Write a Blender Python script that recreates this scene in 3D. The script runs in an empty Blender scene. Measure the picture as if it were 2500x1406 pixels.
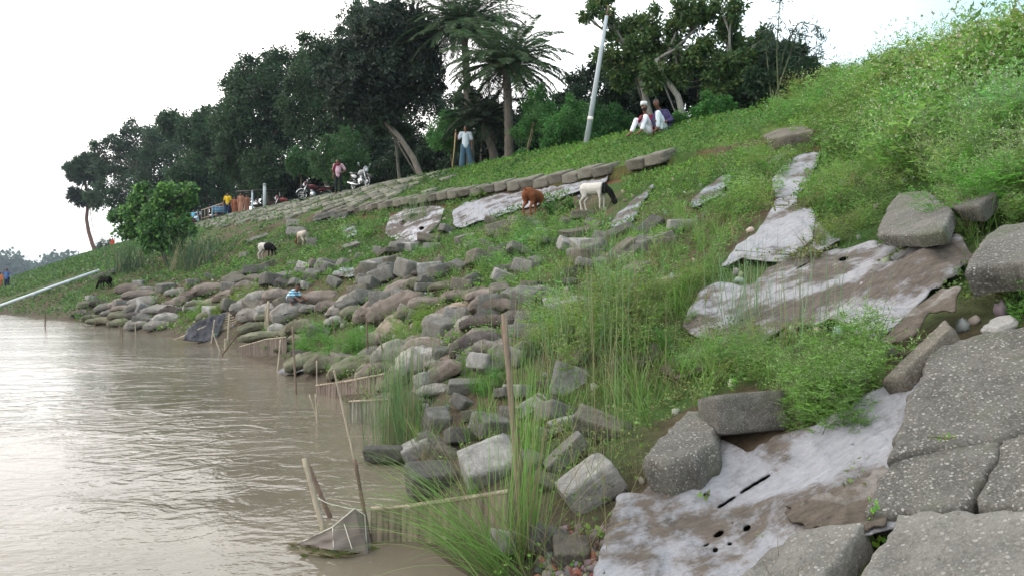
import bpy, math, random
import numpy as np
from mathutils import Vector, Matrix, Euler
R = math.radians
rng = np.random.default_rng(7)
random.seed(7)
scn = bpy.context.scene
COL = scn.collection

# ------------------------------------------------------------ camera
FPX, HOR = 1830.0, 690.0          # focal length and horizon in the 2500 px wide photograph
cd = bpy.data.cameras.new('camera'); cam = bpy.data.objects.new('camera', cd); COL.objects.link(cam)
cd.lens = 36 * FPX / 2500; cd.sensor_width = 36
cam.location = (0, 0, 0); cam.rotation_euler = (R(90), 0, 0)
cd.shift_y = -(703 - HOR) / 2500
cd.clip_start = 0.05; cd.clip_end = 8000
scn.camera = cam

# ------------------------------------------------------------ sky, sun, exposure
SUN_EL, SUN_AZ = R(14), R(-62)     # azimuth measured from +Y towards +X
w = bpy.data.worlds.new('World'); scn.world = w; w.use_nodes = True
nt = w.node_tree; nt.nodes.clear()
N = nt.nodes.new; L = nt.links.new
sky = N('ShaderNodeTexSky'); sky.sky_type = 'NISHITA'; sky.sun_disc = False
sky.sun_elevation = SUN_EL; sky.sun_rotation = SUN_AZ; sky.altitude = 10
bg1 = N('ShaderNodeBackground'); bg1.inputs[1].default_value = 0.12; L(sky.outputs[0], bg1.inputs[0])
tc = N('ShaderNodeTexCoord'); sp = N('ShaderNodeSeparateXYZ'); L(tc.outputs['Generated'], sp.inputs[0])
rmp = N('ShaderNodeMapRange'); rmp.inputs[1].default_value = -0.1; rmp.inputs[2].default_value = 0.52; L(sp.outputs[0], rmp.inputs[0])
mx = N('ShaderNodeMix'); mx.data_type = 'RGBA'; L(rmp.outputs[0], mx.inputs[0])
mx.inputs[6].default_value = (1.75, 1.68, 1.64, 1); mx.inputs[7].default_value = (0.44, 0.64, 0.76, 1)
ns = N('ShaderNodeTexNoise'); ns.inputs['Scale'].default_value = 1.6; ns.inputs['Detail'].default_value = 5; L(tc.outputs['Generated'], ns.inputs[0])
nr = N('ShaderNodeMapRange'); nr.inputs[1].default_value = 0.3; nr.inputs[2].default_value = 0.7; nr.inputs[3].default_value = 0.85; nr.inputs[4].default_value = 1.1; L(ns.outputs[0], nr.inputs[0])
mu = N('ShaderNodeMix'); mu.data_type = 'RGBA'; mu.blend_type = 'MULTIPLY'; mu.inputs[0].default_value = 1
hz_ = N('ShaderNodeMapRange'); hz_.inputs[1].default_value = 0.0; hz_.inputs[2].default_value = 0.16; L(sp.outputs[2], hz_.inputs[0])
lowc = N('ShaderNodeMix'); lowc.data_type = 'RGBA'; lowc.inputs[6].default_value = (0.50, 0.60, 0.68, 1); L(hz_.outputs[0], lowc.inputs[0]); L(mx.outputs[2], lowc.inputs[7]); L(lowc.outputs[2], mu.inputs[6]); L(nr.outputs[0], mu.inputs[7])
bg2 = N('ShaderNodeBackground'); bg2.inputs[1].default_value = 1.12; L(mu.outputs[2], bg2.inputs[0])
ms = N('ShaderNodeMixShader'); ms.inputs[0].default_value = 0.88; L(bg1.outputs[0], ms.inputs[1]); L(bg2.outputs[0], ms.inputs[2])
ow = N('ShaderNodeOutputWorld'); L(ms.outputs[0], ow.inputs[0])
sd = bpy.data.lights.new('sun', 'SUN'); sd.energy = 0.7; sd.angle = R(20); sd.color = (1, 0.93, 0.85)
so = bpy.data.objects.new('sun', sd); COL.objects.link(so)
dv = Vector((math.sin(SUN_AZ) * math.cos(SUN_EL), math.cos(SUN_AZ) * math.cos(SUN_EL), math.sin(SUN_EL)))
so.rotation_euler = dv.to_track_quat('Z', 'Y').to_euler()
vs = scn.view_settings; vs.view_transform = 'Standard'; vs.look = 'None'; vs.gamma = 1; vs.exposure = 0.72

# ------------------------------------------------------------ maths of the place
WZ = -1.5                          # water level; the camera is the origin
def hash2(ix, iy, seed):
    h = (ix.astype(np.int64) * 374761393 + iy.astype(np.int64) * 668265263 + seed * 1442695041) & 0xffffffff
    h = ((h ^ (h >> 13)) * 1274126177) & 0xffffffff
    return ((h ^ (h >> 16)) & 0xffff) / 65535.0
def vn(x, y, seed=0):
    x = np.asarray(x, float); y = np.asarray(y, float)
    ix = np.floor(x); iy = np.floor(y); fx = x - ix; fy = y - iy
    fx = fx * fx * (3 - 2 * fx); fy = fy * fy * (3 - 2 * fy)
    a = hash2(ix, iy, seed); b = hash2(ix + 1, iy, seed); c = hash2(ix, iy + 1, seed); d = hash2(ix + 1, iy + 1, seed)
    return (a + (b - a) * fx) * (1 - fy) + (c + (d - c) * fx) * fy - 0.5
def fbm(x, y, seed=0, o=3):
    r = 0; a = 1.0
    for k in range(o):
        r = r + a * vn(np.asarray(x) * 2 ** k, np.asarray(y) * 2 ** k, seed + k * 17); a *= 0.5
    return r
def sst(a, b, x):
    u = np.clip((x - a) / (b - a), 0, 1); return u * u * (3 - 2 * u)
def s_of(x, y): return 0.8 * x + 0.6 * y
def t_of(x, y): return -0.6 * x + 0.8 * y
def sw(t): return np.interp(t, [-30, -10, 0, 1.5, 3.2, 5.5, 8.2, 11.6, 15.9, 22, 31, 44, 73, 120, 300], [0.2, 0.7, 1.1, 1.6, 2.17, 3.1, 3.9, 4.6, 5.0, 5.0, 4.26, 1.96, 1.3, 1.5, 1.5])
def zc(t): return np.interp(t, [-40, -3, 14, 36, 55, 69, 115, 150, 195, 285, 600], [3.0, 4.15, 4.42, 4.65, 4.88, 4.8, 4.35, 3.4, 2.2, .7, .2])
def height(x, y):
    s = s_of(x, y); t = t_of(x, y); w0 = sw(t); top = zc(t)
    u = (s - w0) / (16 - w0)
    z = WZ + (top - WZ) * np.clip(u, 0, 1)
    z = z - 0.06 * np.exp(-((s - 16) / 0.9) ** 2)
    z = np.where(u < 0, WZ + 0.5 * (s - w0), z); z = np.maximum(z, WZ - 2.2)
    back = sst(23, 40, s); z = np.where(s > 16, z + (-0.9 - z) * back, z)
    k = sst(1.5, 3.5, t) * (1 - sst(28, 34, t))
    z = z - k * 0.30 * np.where(s < 12.9, np.exp(-(12.9 - np.minimum(s, 12.9)) / 1.4), 0)
    rough = (1 - sst(11, 13, s)) * (1 - sst(50, 70, t)) * sst(-1.5, 0.6, s - w0)
    z = z + rough * (0.30 * fbm(s * 0.7, t * 0.5, 3, 3) + 0.06 * vn(s * 4, t * 4, 9))
    z = z + 0.05 * fbm(s * 0.9, t * 0.9, 31, 3) * sst(0, 1, u * 6)
    return z
def ray_hit(px, py, lift=0.0, water=False):
    px = np.atleast_1d(np.asarray(px, float)); py = np.atleast_1d(np.asarray(py, float))
    dx = (px - 1250) / FPX; dz = (HOR - py) / FPX
    ds = np.geomspace(1.4, 400, 420)
    D = ds[None, :]; X = dx[:, None] * D; Z = dz[:, None] * D; Y = np.broadcast_to(D, X.shape)
    H = height(X, Y) + lift
    if water: H = np.maximum(H, WZ)
    below = Z < H; idx = np.argmax(below, 1); ok = below.any(1); idx = np.where(ok, idx, 419); idx = np.maximum(idx, 1)
    lo = ds[idx - 1]; hi = ds[idx]
    for _ in range(16):
        m = (lo + hi) / 2; h = height(dx * m, m) + lift
        if water: h = np.maximum(h, WZ)
        b = dz * m < h; hi = np.where(b, m, hi); lo = np.where(b, lo, m)
    return np.stack([dx * hi, hi, dz * hi], 1), ok
def gp(px, py, lift=0.0, water=False): return Vector(ray_hit(px, py, lift, water)[0][0])
def at_s(px, s):                   # world x,y of picture column px where it crosses the line s
    k = (px - 1250) / FPX; d = s / (0.8 * k + 0.6); return k * d, d
def on_top(px, s, dz=0.0):
    x, y = at_s(px, s); return Vector((x, y, float(height(x, y)) + dz))
def inpoly(px, py, poly):
    c = np.zeros(np.shape(px), bool); n = len(poly)
    for i in range(n):
        x1, y1 = poly[i]; x2, y2 = poly[(i + 1) % n]
        cond = ((y1 > py) != (y2 > py)); xi = (x2 - x1) * (py - y1) / ((y2 - y1) if y2 != y1 else 1e-9) + x1
        c ^= cond & (px < xi)
    return c
def proj(P): return 1250 + FPX * P[..., 0] / P[..., 1], HOR - FPX * P[..., 2] / P[..., 1]

# ------------------------------------------------------------ mesh helpers
class MB:
    def __init__(s): s.v = []; s.f = []; s.n = 0; s.c = []
    def add(s, v, f, c=None):
        v = np.asarray(v, float).reshape(-1, 3); f = np.asarray(f, int)
        s.v.append(v); s.f.append(f + s.n); s.n += len(v)
        if c is None: c = (0.5, 0.5, 0.5)
        c = np.asarray(c, float); s.c.append(np.broadcast_to(c, (len(v), 3)))
        return s
    def tube(s, pts, rad, n=8, c=None, cap=True):
        pts = np.asarray(pts, float); m = len(pts); rad = np.broadcast_to(rad, (m,))
        T = np.gradient(pts, axis=0); T /= np.linalg.norm(T, axis=1)[:, None] + 1e-9
        up = np.array([0, 0, 1.0]) if abs(T[0, 2]) < 0.9 else np.array([1.0, 0, 0])
        A = np.cross(T, up); A /= np.linalg.norm(A, axis=1)[:, None] + 1e-9; B = np.cross(T, A)
        a = np.arange(n) * 2 * math.pi / n
        v = pts[:, None] + rad[:, None, None] * (np.cos(a)[None, :, None] * A[:, None] + np.sin(a)[None, :, None] * B[:, None])
        v = v.reshape(-1, 3); i = np.arange(m - 1)[:, None] * n; j = np.arange(n)[None]; j2 = (j + 1) % n
        f = np.stack([i + j, i + j2, i + n + j2, i + n + j], -1).reshape(-1, 4)
        s.add(v, f, c)
        if cap:
            for r, e in ((0, 1), (m - 1, -1)):
                k = s.n - m * n + r * n; ids = [k + q for q in range(n)]
                cpt = pts[r]; s.v.append(cpt[None]); s.c.append(np.broadcast_to(np.asarray(c if c is not None else (.5,.5,.5), float).reshape(-1, 3)[0], (1, 3)))
                ci = s.n; s.n += 1
                s.f.append(np.array([[ids[q], ci, ci, ids[(q + 1) % n]] if e > 0 else [ids[(q + 1) % n], ci, ci, ids[q]] for q in range(n)]))
        return s
    def box(s, c, d, rot=None, col=None):
        x, y, z = d[0] / 2, d[1] / 2, d[2] / 2
        v = np.array([[-x,-y,-z],[x,-y,-z],[x,y,-z],[-x,y,-z],[-x,-y,z],[x,-y,z],[x,y,z],[-x,y,z]], float)
        if rot is not None: v = v @ np.array(Euler(rot).to_matrix()).T
        return s.add(v + np.asarray(c, float), [[3,2,1,0],[4,5,6,7],[0,1,5,4],[1,2,6,5],[2,3,7,6],[3,0,4,7]], col)
    def ball(s, c, r, nu=12, nv=8, col=None, rot=None):
        r = np.broadcast_to(r, (3,)); th = np.linspace(0, math.pi, nv + 1); ph = np.arange(nu) * 2 * math.pi / nu
        th[0] = 0.02; th[-1] = math.pi - 0.02
        v = np.stack([np.sin(th)[:, None] * np.cos(ph), np.sin(th)[:, None] * np.sin(ph), np.broadcast_to(np.cos(th)[:, None], (nv + 1, nu))], -1).reshape(-1, 3) * r
        if rot is not None: v = v @ np.array(Euler(rot).to_matrix()).T
        i = np.arange(nv)[:, None] * nu; j = np.arange(nu)[None]; j2 = (j + 1) % nu
        f = np.stack([i + j, i + nu + j, i + nu + j2, i + j2], -1).reshape(-1, 4)
        f = np.concatenate([f, [[0, q, q + 1, q + 1] for q in range(1, nu - 1)], [[nv * nu, nv * nu + q + 1, nv * nu + q, nv * nu + q] for q in range(1, nu - 1)]])
        return s.add(v + np.asarray(c, float), f, col)
    def caps(s, p, q, r1, r2, n=10):
        p = np.asarray(p, float); q = np.asarray(q, float); d = q - p; l = np.linalg.norm(d) + 1e-9; d /= l
        e = [(.02, .995), (.5, .866), (.866, .5)]
        pts = [p - d * r1 * b for a, b in e] + [p, q] + [q + d * r2 * b for a, b in e[::-1]]
        rad = [r1 * a for a, b in e] + [r1, r2] + [r2 * a for a, b in e[::-1]]
        pts = np.array(pts)
        up = np.array([0, 0, 1.0]) if abs(d[2]) < 0.9 else np.array([1.0, 0, 0])
        A = np.cross(d, up); A /= np.linalg.norm(A); B = np.cross(d, A); a = np.arange(n) * 2 * math.pi / n
        v = pts[:, None] + np.array(rad)[:, None, None] * (np.cos(a)[None, :, None] * A + np.sin(a)[None, :, None] * B)
        m = len(pts); i = np.arange(m - 1)[:, None] * n; j = np.arange(n)[None]; j2 = (j + 1) % n
        f = np.stack([i + j, i + j2, i + n + j2, i + n + j], -1).reshape(-1, 4)
        f = np.concatenate([f, [[0, q_ + 1, q_, q_] for q_ in range(1, n - 1)], [[(m-1)*n, (m-1)*n + q_, (m-1)*n + q_ + 1, (m-1)*n + q_ + 1] for q_ in range(1, n - 1)]])
        return s.add(v.reshape(-1, 3), f)
    def data(s): return np.concatenate(s.v), np.concatenate(s.f), np.concatenate(s.c)

def mesh_np(name, V, F, C=None, smooth=False):
    F = np.asarray(F); me = bpy.data.meshes.new(name)
    if F.shape[1] == 4:
        tri = F[:, 3] == F[:, 2]; tri2 = F[:, 1] == F[:, 2]
        if tri.any() or tri2.any():
            sizes = np.where(tri | tri2, 3, 4); keep = np.ones(F.shape, bool); keep[tri, 3] = False; keep[tri2 & ~tri, 2] = False
            flat = F[keep]
        else: sizes = np.full(len(F), 4); flat = F.ravel()
    else: sizes = np.full(len(F), 3); flat = F.ravel()
    me.vertices.add(len(V)); me.vertices.foreach_set('co', np.ascontiguousarray(V, dtype=np.float32).ravel())
    me.loops.add(len(flat)); me.loops.foreach_set('vertex_index', flat.astype(np.int32))
    me.polygons.add(len(F)); st = np.concatenate([[0], np.cumsum(sizes)[:-1]]).astype(np.int32)
    me.polygons.foreach_set('loop_start', st)
    if smooth: me.polygons.foreach_set('use_smooth', np.ones(len(F), bool))
    if C is not None:
        a = me.color_attributes.new('Col', 'FLOAT_COLOR', 'POINT')
        a.data.foreach_set('color', np.concatenate([C, np.ones((len(C), 1))], 1).astype(np.float32).ravel())
    me.update(calc_edges=True); me.validate()
    return me
def obj(name, mb, m, parent=None, org=None, smooth=False):
    """link one mesh object; vertices are given in world (no parent) or in the parent's local space"""
    V, F, C = mb.data() if isinstance(mb, MB) else mb
    if org is None: org = (0, 0, 0)
    o = bpy.data.objects.new(name, mesh_np(name, V - np.asarray(org, float), F, C, smooth))
    COL.objects.link(o); o.location = org
    if m is not None: o.data.materials.append(m)
    if parent is not None: o.parent = parent
    return o
def tag(o, label=None, cat=None, group=None, kind=None):
    if label: o['label'] = label
    if cat: o['category'] = cat
    if group: o['group'] = group
    if kind: o['kind'] = kind
    return o
def empty(name, loc, label, cat, group=None, rz=0.0, sc=1.0):
    o = bpy.data.objects.new(name, None); COL.objects.link(o); o.location = loc; o.rotation_euler = (0, 0, rz); o.scale = (sc,) * 3
    o.empty_display_size = 0.2
    return tag(o, label, cat, group)

# ------------------------------------------------------------ materials
MATS = {}
def newmat(name):
    m = bpy.data.materials.new(name); m.use_nodes = True; nt = m.node_tree
    b = nt.nodes['Principled BSDF']; b.inputs['Specular IOR Level'].default_value = 0.3
    return m, nt, b
def mul(nt, a, b):
    n = nt.nodes.new('ShaderNodeMix'); n.data_type = 'RGBA'; n.blend_type = 'MULTIPLY'; n.inputs[0].default_value = 1
    nt.links.new(a, n.inputs[6]); nt.links.new(b, n.inputs[7]); return n.outputs[2]
def mixc(nt, f, a, b):
    n = nt.nodes.new('ShaderNodeMix'); n.data_type = 'RGBA'
    for k, x in ((0, f), (6, a), (7, b)):
        if isinstance(x, (tuple, float, int)): n.inputs[k].default_value = (*x, 1) if isinstance(x, tuple) else x
        else: nt.links.new(x, n.inputs[k])
    return n.outputs[2]
def noise(nt, scale, detail=4, rough=0.6, vec=None, stretch=None):
    n = nt.nodes.new('ShaderNodeTexNoise'); n.inputs['Scale'].default_value = scale; n.inputs['Detail'].default_value = detail; n.inputs['Roughness'].default_value = rough
    if vec is None: vec = nt.nodes.new('ShaderNodeTexCoord').outputs['Object']
    if stretch is not None:
        mp = nt.nodes.new('ShaderNodeMapping'); mp.inputs['Scale'].default_value = stretch[:3]
        if len(stretch) > 3: mp.inputs['Rotation'].default_value = (0, 0, stretch[3])
        nt.links.new(vec, mp.inputs[0]); vec = mp.outputs[0]
    nt.links.new(vec, n.inputs[0]); return n.outputs[0]
def rng_(nt, x, a, b, c=0.0, d=1.0):
    n = nt.nodes.new('ShaderNodeMapRange'); nt.links.new(x, n.inputs[0])
    for k, q in enumerate((a, b, c, d)): n.inputs[k + 1].default_value = q
    return n.outputs[0]
def bump(nt, b, h, strength=0.5, dist=0.02, prev=None):
    n = nt.nodes.new('ShaderNodeBump'); n.inputs['Strength'].default_value = strength; n.inputs['Distance'].default_value = dist
    nt.links.new(h, n.inputs['Height'])
    if prev is not None: nt.links.new(prev, n.inputs['Normal'])
    nt.links.new(n.outputs[0], b.inputs['Normal']); return n.outputs[0]
def simple(col, rough=0.7, metal=0.0, var=0.25, scale=12):
    key = ('s', col, rough, metal, var)
    if key in MATS: return MATS[key]
    m, nt, b = newmat('plain_finish'); b.inputs['Roughness'].default_value = rough; b.inputs['Metallic'].default_value = metal
    f = rng_(nt, noise(nt, scale), 0.3, 0.7); dark = tuple(c * (1 - var) for c in col); lite = tuple(min(1, c * (1 + var)) for c in col)
    nt.links.new(mixc(nt, f, dark, lite), b.inputs['Base Color']); MATS[key] = m; return m
def attr(nt, name='Col'):
    a = nt.nodes.new('ShaderNodeAttribute'); a.attribute_name = name; return a.outputs['Color']
def leafmat(name='foliage', trans=0.35, gloss=0.35):
    if name in MATS: return MATS[name]
    m = bpy.data.materials.new(name); m.use_nodes = True; nt = m.node_tree; b = nt.nodes['Principled BSDF']
    c = attr(nt); nt.links.new(c, b.inputs['Base Color']); b.inputs['Roughness'].default_value = 0.55; b.inputs['Specular IOR Level'].default_value = gloss
    t = nt.nodes.new('ShaderNodeBsdfTranslucent'); nt.links.new(c, t.inputs[0])
    x = nt.nodes.new('ShaderNodeMixShader'); x.inputs[0].default_value = trans
    nt.links.new(b.outputs[0], x.inputs[1]); nt.links.new(t.outputs[0], x.inputs[2]); nt.links.new(x.outputs[0], nt.nodes['Material Output'].inputs[0])
    MATS[name] = m; return m
def barkmat(col, name):
    if name in MATS: return MATS[name]
    m, nt, b = newmat(name); b.inputs['Roughness'].default_value = 0.9
    n = noise(nt, 5, 6, 0.7, stretch=(3, 3, .7)); nt.links.new(mixc(nt, rng_(nt, n, .3, .7), tuple(c * .45 for c in col), tuple(c * 1.35 for c in col)), b.inputs['Base Color'])
    bump(nt, b, n, .8, .03); MATS[name] = m; return m
def concrete(name, base=(.112, .108, .096), peb=.85, moss=0.55, scale=78, lite=(.29, .285, .265)):
    if name in MATS: return MATS[name]
    m, nt, b = newmat(name); b.inputs['Roughness'].default_value = 0.92; b.inputs['Specular IOR Level'].default_value = .2
    tc = nt.nodes.new('ShaderNodeTexCoord').outputs['Object']
    warp = nt.nodes.new('ShaderNodeVectorMath'); warp.operation = 'ADD'; nz = nt.nodes.new('ShaderNodeTexNoise'); nz.inputs['Scale'].default_value = 30
    nt.links.new(tc, nz.inputs[0]); sc = nt.nodes.new('ShaderNodeVectorMath'); sc.operation = 'SCALE'; sc.inputs[3].default_value = .012
    nt.links.new(nz.outputs['Color'], sc.inputs[0]); nt.links.new(tc, warp.inputs[0]); nt.links.new(sc.outputs[0], warp.inputs[1])
    v = nt.nodes.new('ShaderNodeTexVoronoi'); v.inputs['Scale'].default_value = scale; v.inputs['Randomness'].default_value = 1; nt.links.new(warp.outputs[0], v.inputs[0])
    sep = nt.nodes.new('ShaderNodeSeparateColor'); nt.links.new(v.outputs['Color'], sep.inputs[0])
    # pebble only in cells whose random value is high, radius varies
    thr = rng_(nt, sep.outputs[0], 0.15, 1.0, 0.0, 0.60)
    lt = nt.nodes.new('ShaderNodeMath'); lt.operation = 'SUBTRACT'; nt.links.new(thr, lt.inputs[0]); nt.links.new(v.outputs['Distance'], lt.inputs[1])
    mask = rng_(nt, lt.outputs[0], 0.0, 0.06)
    mk = nt.nodes.new('ShaderNodeMath'); mk.operation = 'MULTIPLY'; mk.inputs[1].default_value = peb; nt.links.new(mask, mk.inputs[0])
    big = noise(nt, 3.2, 7, .65, vec=tc); fine = noise(nt, 90, 4, .7, vec=tc); mid = noise(nt, 14, 6, .7, vec=tc)
    c0 = mixc(nt, rng_(nt, big, .3, .7), tuple(c * .45 for c in base), tuple(c * 1.35 for c in base))
    c0 = mixc(nt, rng_(nt, mid, .5, .72, 0, .7), c0, tuple(c * .42 for c in base))
    c0 = mixc(nt, rng_(nt, fine, .48, .75, 0, .55), c0, lite)
    pc = mixc(nt, sep.outputs[1], (lite[0] * .38, lite[1] * .36, lite[2] * .32), tuple(min(1, c * 1.2) for c in lite))
    c1 = mixc(nt, mk.outputs[0], c0, pc)
    mo = noise(nt, 2.1, 5, .6, vec=tc); c2 = mixc(nt, rng_(nt, mo, .52, .7, 0, moss), c1, (.055, .075, .03))
    nt.links.new(c2, b.inputs['Base Color'])
    add = nt.nodes.new('ShaderNodeMath'); add.operation = 'ADD'; nt.links.new(mk.outputs[0], add.inputs[0]); nt.links.new(mid, add.inputs[1])
    p = bump(nt, b, big, .8, .05); p = bump(nt, b, add.outputs[0], .8, .010, prev=p); bump(nt, b, fine, .5, .006, prev=p)
    MATS[name] = m; return m
def bagmat(name, col):
    if name in MATS: return MATS[name]
    m, nt, b = newmat(name); b.inputs['Roughness'].default_value = .95; b.inputs['Specular IOR Level'].default_value = .1
    oi = nt.nodes.new('ShaderNodeObjectInfo').outputs['Random']
    tc = nt.nodes.new('ShaderNodeTexCoord').outputs['Object']; add = nt.nodes.new('ShaderNodeVectorMath'); add.operation = 'ADD'
    cmb = nt.nodes.new('ShaderNodeCombineXYZ'); mm = nt.nodes.new('ShaderNodeMath'); mm.operation = 'MULTIPLY'; mm.inputs[1].default_value = 40; nt.links.new(oi, mm.inputs[0]); nt.links.new(mm.outputs[0], cmb.inputs[0])
    nt.links.new(tc, add.inputs[0]); nt.links.new(cmb.outputs[0], add.inputs[1]); vec = add.outputs[0]
    n1 = noise(nt, 3.0, 6, .65, vec=vec); n2 = noise(nt, 25, 5, .7, vec=vec); n3 = noise(nt, 1.6, 3, .5, vec=vec)
    c = mixc(nt, rng_(nt, n1, .3, .7), tuple(x * .45 for x in col), tuple(x * 1.2 for x in col))
    c = mixc(nt, rng_(nt, n3, .5, .7, 0, .5), c, (.10, .075, .055))
    c = mixc(nt, rng_(nt, n2, .55, .75, 0, .3), c, tuple(min(1, x * 1.6) for x in col))
    hv = nt.nodes.new('ShaderNodeHueSaturation'); nt.links.new(rng_(nt, oi, 0, 1, .8, 1.15), hv.inputs['Value']); nt.links.new(c, hv.inputs['Color'])
    nt.links.new(hv.outputs[0], b.inputs['Base Color']); wr = nt.nodes.new('ShaderNodeTexWave'); wr.inputs['Scale'].default_value = 3.5; wr.inputs['Distortion'].default_value = 9; wr.inputs['Detail'].default_value = 3; wr.inputs['Detail Scale'].default_value = 1.6; nt.links.new(vec, wr.inputs[0])
    p = bump(nt, b, n1, .8, .05); p = bump(nt, b, wr.outputs['Fac'], .22, .03, prev=p); bump(nt, b, n2, .5, .008, prev=p)
    MATS[name] = m; return m
def fabricmat(name, dirt=.5, white=(.52, .52, .56)):
    if name in MATS: return MATS[name]
    m, nt, b = newmat(name); b.inputs['Roughness'].default_value = .9; b.inputs['Specular IOR Level'].default_value = .15
    n1 = noise(nt, 1.5, 9, .68, stretch=(1, 1, 1.5)); n2 = noise(nt, 9, 7, .75, stretch=(1, 2.5, 1)); n3 = noise(nt, 60, 3, .6)
    ad = nt.nodes.new('ShaderNodeMath'); ad.operation = 'MULTIPLY_ADD'; ad.inputs[1].default_value = .35; nt.links.new(n2, ad.inputs[0]); nt.links.new(n1, ad.inputs[2])
    lo = .83 - dirt * .3
    c = mixc(nt, rng_(nt, n2, .35, .7), tuple(x * .66 for x in white), white)
    c = mixc(nt, rng_(nt, ad.outputs[0], lo, lo + .10, 0, .92), c, mixc(nt, rng_(nt, n2, .35, .65), (.05, .042, .033), (.13, .105, .08)))
    c = mixc(nt, rng_(nt, noise(nt, 2.7, 6, .7), .62, .72, 0, .6), c, (.07, .065, .05))
    nt.links.new(c, b.inputs['Base Color']); wv = nt.nodes.new('ShaderNodeTexWave'); wv.inputs['Scale'].default_value = 1.4; wv.inputs['Distortion'].default_value = 14; wv.inputs['Detail'].default_value = 4; nt.links.new(nt.nodes.new('ShaderNodeTexCoord').outputs['Object'], wv.inputs[0]); p = bump(nt, b, n1, .9, .10); p = bump(nt, b, wv.outputs['Fac'], .5, .05, prev=p); p = bump(nt, b, n2, .7, .025, prev=p); bump(nt, b, n3, .5, .004, prev=p)
    MATS[name] = m; return m

# ------------------------------------------------------------ terrain
def build_ground():
    ta = np.concatenate([[-300, -120, -60, -30, -15], np.arange(-8, 34, .14), np.arange(34, 80, .5), np.geomspace(80, 3500, 60)])
    sa = np.concatenate([[-5, -3.5], np.arange(-2.5, 12.6, .12), np.arange(12.6, 13.1, .05), np.arange(13.1, 18, .14), np.arange(18, 42, .6), np.geomspace(42, 3500, 34)])
    S, T = np.meshgrid(sa, ta); X = .8 * S - .6 * T; Y = .6 * S + .8 * T
    Z = height(X, Y); V = np.stack([X, Y, Z], -1).reshape(-1, 3); n = len(sa); m = len(ta)
    i = np.arange(m - 1)[:, None] * n; j = np.arange(n - 1)[None]
    F = np.stack([i + j, i + j + 1, i + n + j + 1, i + n + j], -1).reshape(-1, 4)[:, ::-1]
    s = S.ravel(); t = T.ravel(); z = V[:, 2]
    soil = np.array([.10, .075, .05]); moss = np.array([.05, .095, .025]); grass = np.array([.09, .15, .035]); red = np.array([.16, .055, .04]); mud = np.array([.09, .075, .055])
    nz = fbm(s * .8, t * .8, 55, 4); nz2 = fbm(s * 3, t * 3, 66, 3)
    C = soil + (moss - soil) * sst(-.3, .3, nz + .2 * nz2)[:, None]
    C = C + (grass - C) * (sst(12.9, 13.2, s) * .85)[:, None]
    C = C + (red - C) * (np.exp(-((s - 12.55) / .3) ** 2) * sst(2, 6, t) * (1 - sst(26, 32, t)) * sst(-.2, .1, nz2))[:, None]
    C = C + (mud - C) * (1 - sst(0.1, .6, (z - WZ)))[:, None]
    C = C + (np.array([.10, .17, .04]) - C) * (sst(70, 85, t))[:, None] * .8
    m_, nt, b = newmat('bank_soil'); b.inputs['Roughness'].default_value = .95; b.inputs['Specular IOR Level'].default_value = .1
    nn = noise(nt, 9, 8, .75); nf = noise(nt, 60, 4, .7)
    k = mixc(nt, rng_(nt, nn, .3, .7), (.5, .5, .5), (1.4, 1.4, 1.4)); nt.links.new(mul(nt, attr(nt), k), b.inputs['Base Color'])
    p = bump(nt, b, nn, .8, .06); bump(nt, b, nf, .5, .015, prev=p)
    tag(obj('ground', (V, F, C), m_, smooth=True), kind='structure')
build_ground()

def build_water():
    a = np.concatenate([-np.geomspace(4000, 60, 16), np.linspace(-50, 30, 220), np.geomspace(60, 4000, 16)])
    b_ = np.concatenate([-np.geomspace(2000, 8, 10), np.linspace(-4, 50, 260), np.geomspace(55, 5000, 24)])
    X, Y = np.meshgrid(a, b_); Z = np.full(X.shape, WZ)
    near = np.exp(-(np.maximum(Y - 5, 0) / 25) ** 2)
    Z = Z + .016 * fbm(X * .55 + Y * .25, Y * 1.3, 5, 3) * near
    V = np.stack([X, Y, Z], -1).reshape(-1, 3); n = len(a); i = np.arange(len(b_) - 1)[:, None] * n; j = np.arange(n - 1)[None]
    F = np.stack([i + j, i + j + 1, i + n + j + 1, i + n + j], -1).reshape(-1, 4)
    m, nt, b = newmat('muddy_river'); b.inputs['Roughness'].default_value = .07; b.inputs['IOR'].default_value = 1.33; b.inputs['Specular IOR Level'].default_value = .5
    big = noise(nt, .35, 4, .5, stretch=(.5, 1.6, 1, .2))
    nt.links.new(mixc(nt, rng_(nt, big, .3, .7), (.125, .109, .08), (.18, .157, .12)), b.inputs['Base Color'])
    w1 = noise(nt, 2.6, 3, .55, stretch=(.75, 1.15, 1, -.45)); w1.node.inputs['Distortion'].default_value = 1.4; w2 = noise(nt, 8, 4, .6, stretch=(.75, 1.1, 1, -.4))
    patch = rng_(nt, noise(nt, .35, 3, .5, stretch=(.5, 1.3, 1, -.3)), .38, .62, .25, 1.0)
    mm = nt.nodes.new('ShaderNodeMath'); mm.operation = 'MULTIPLY'; nt.links.new(w2, mm.inputs[0]); nt.links.new(patch, mm.inputs[1])
    p2_ = rng_(nt, noise(nt, .16, 3, .5, stretch=(.6, 1.2, 1, -.4)), .40, .60, .12, 1.0); m2_ = nt.nodes.new('ShaderNodeMath'); m2_.operation = 'MULTIPLY'; nt.links.new(w1, m2_.inputs[0]); nt.links.new(p2_, m2_.inputs[1]); p = bump(nt, b, m2_.outputs[0], .6, .06); bump(nt, b, mm.outputs[0], .5, .018, prev=p)
    tag(obj('river_water', (V, F, None), m, smooth=True), kind='structure')
build_water()

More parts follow.
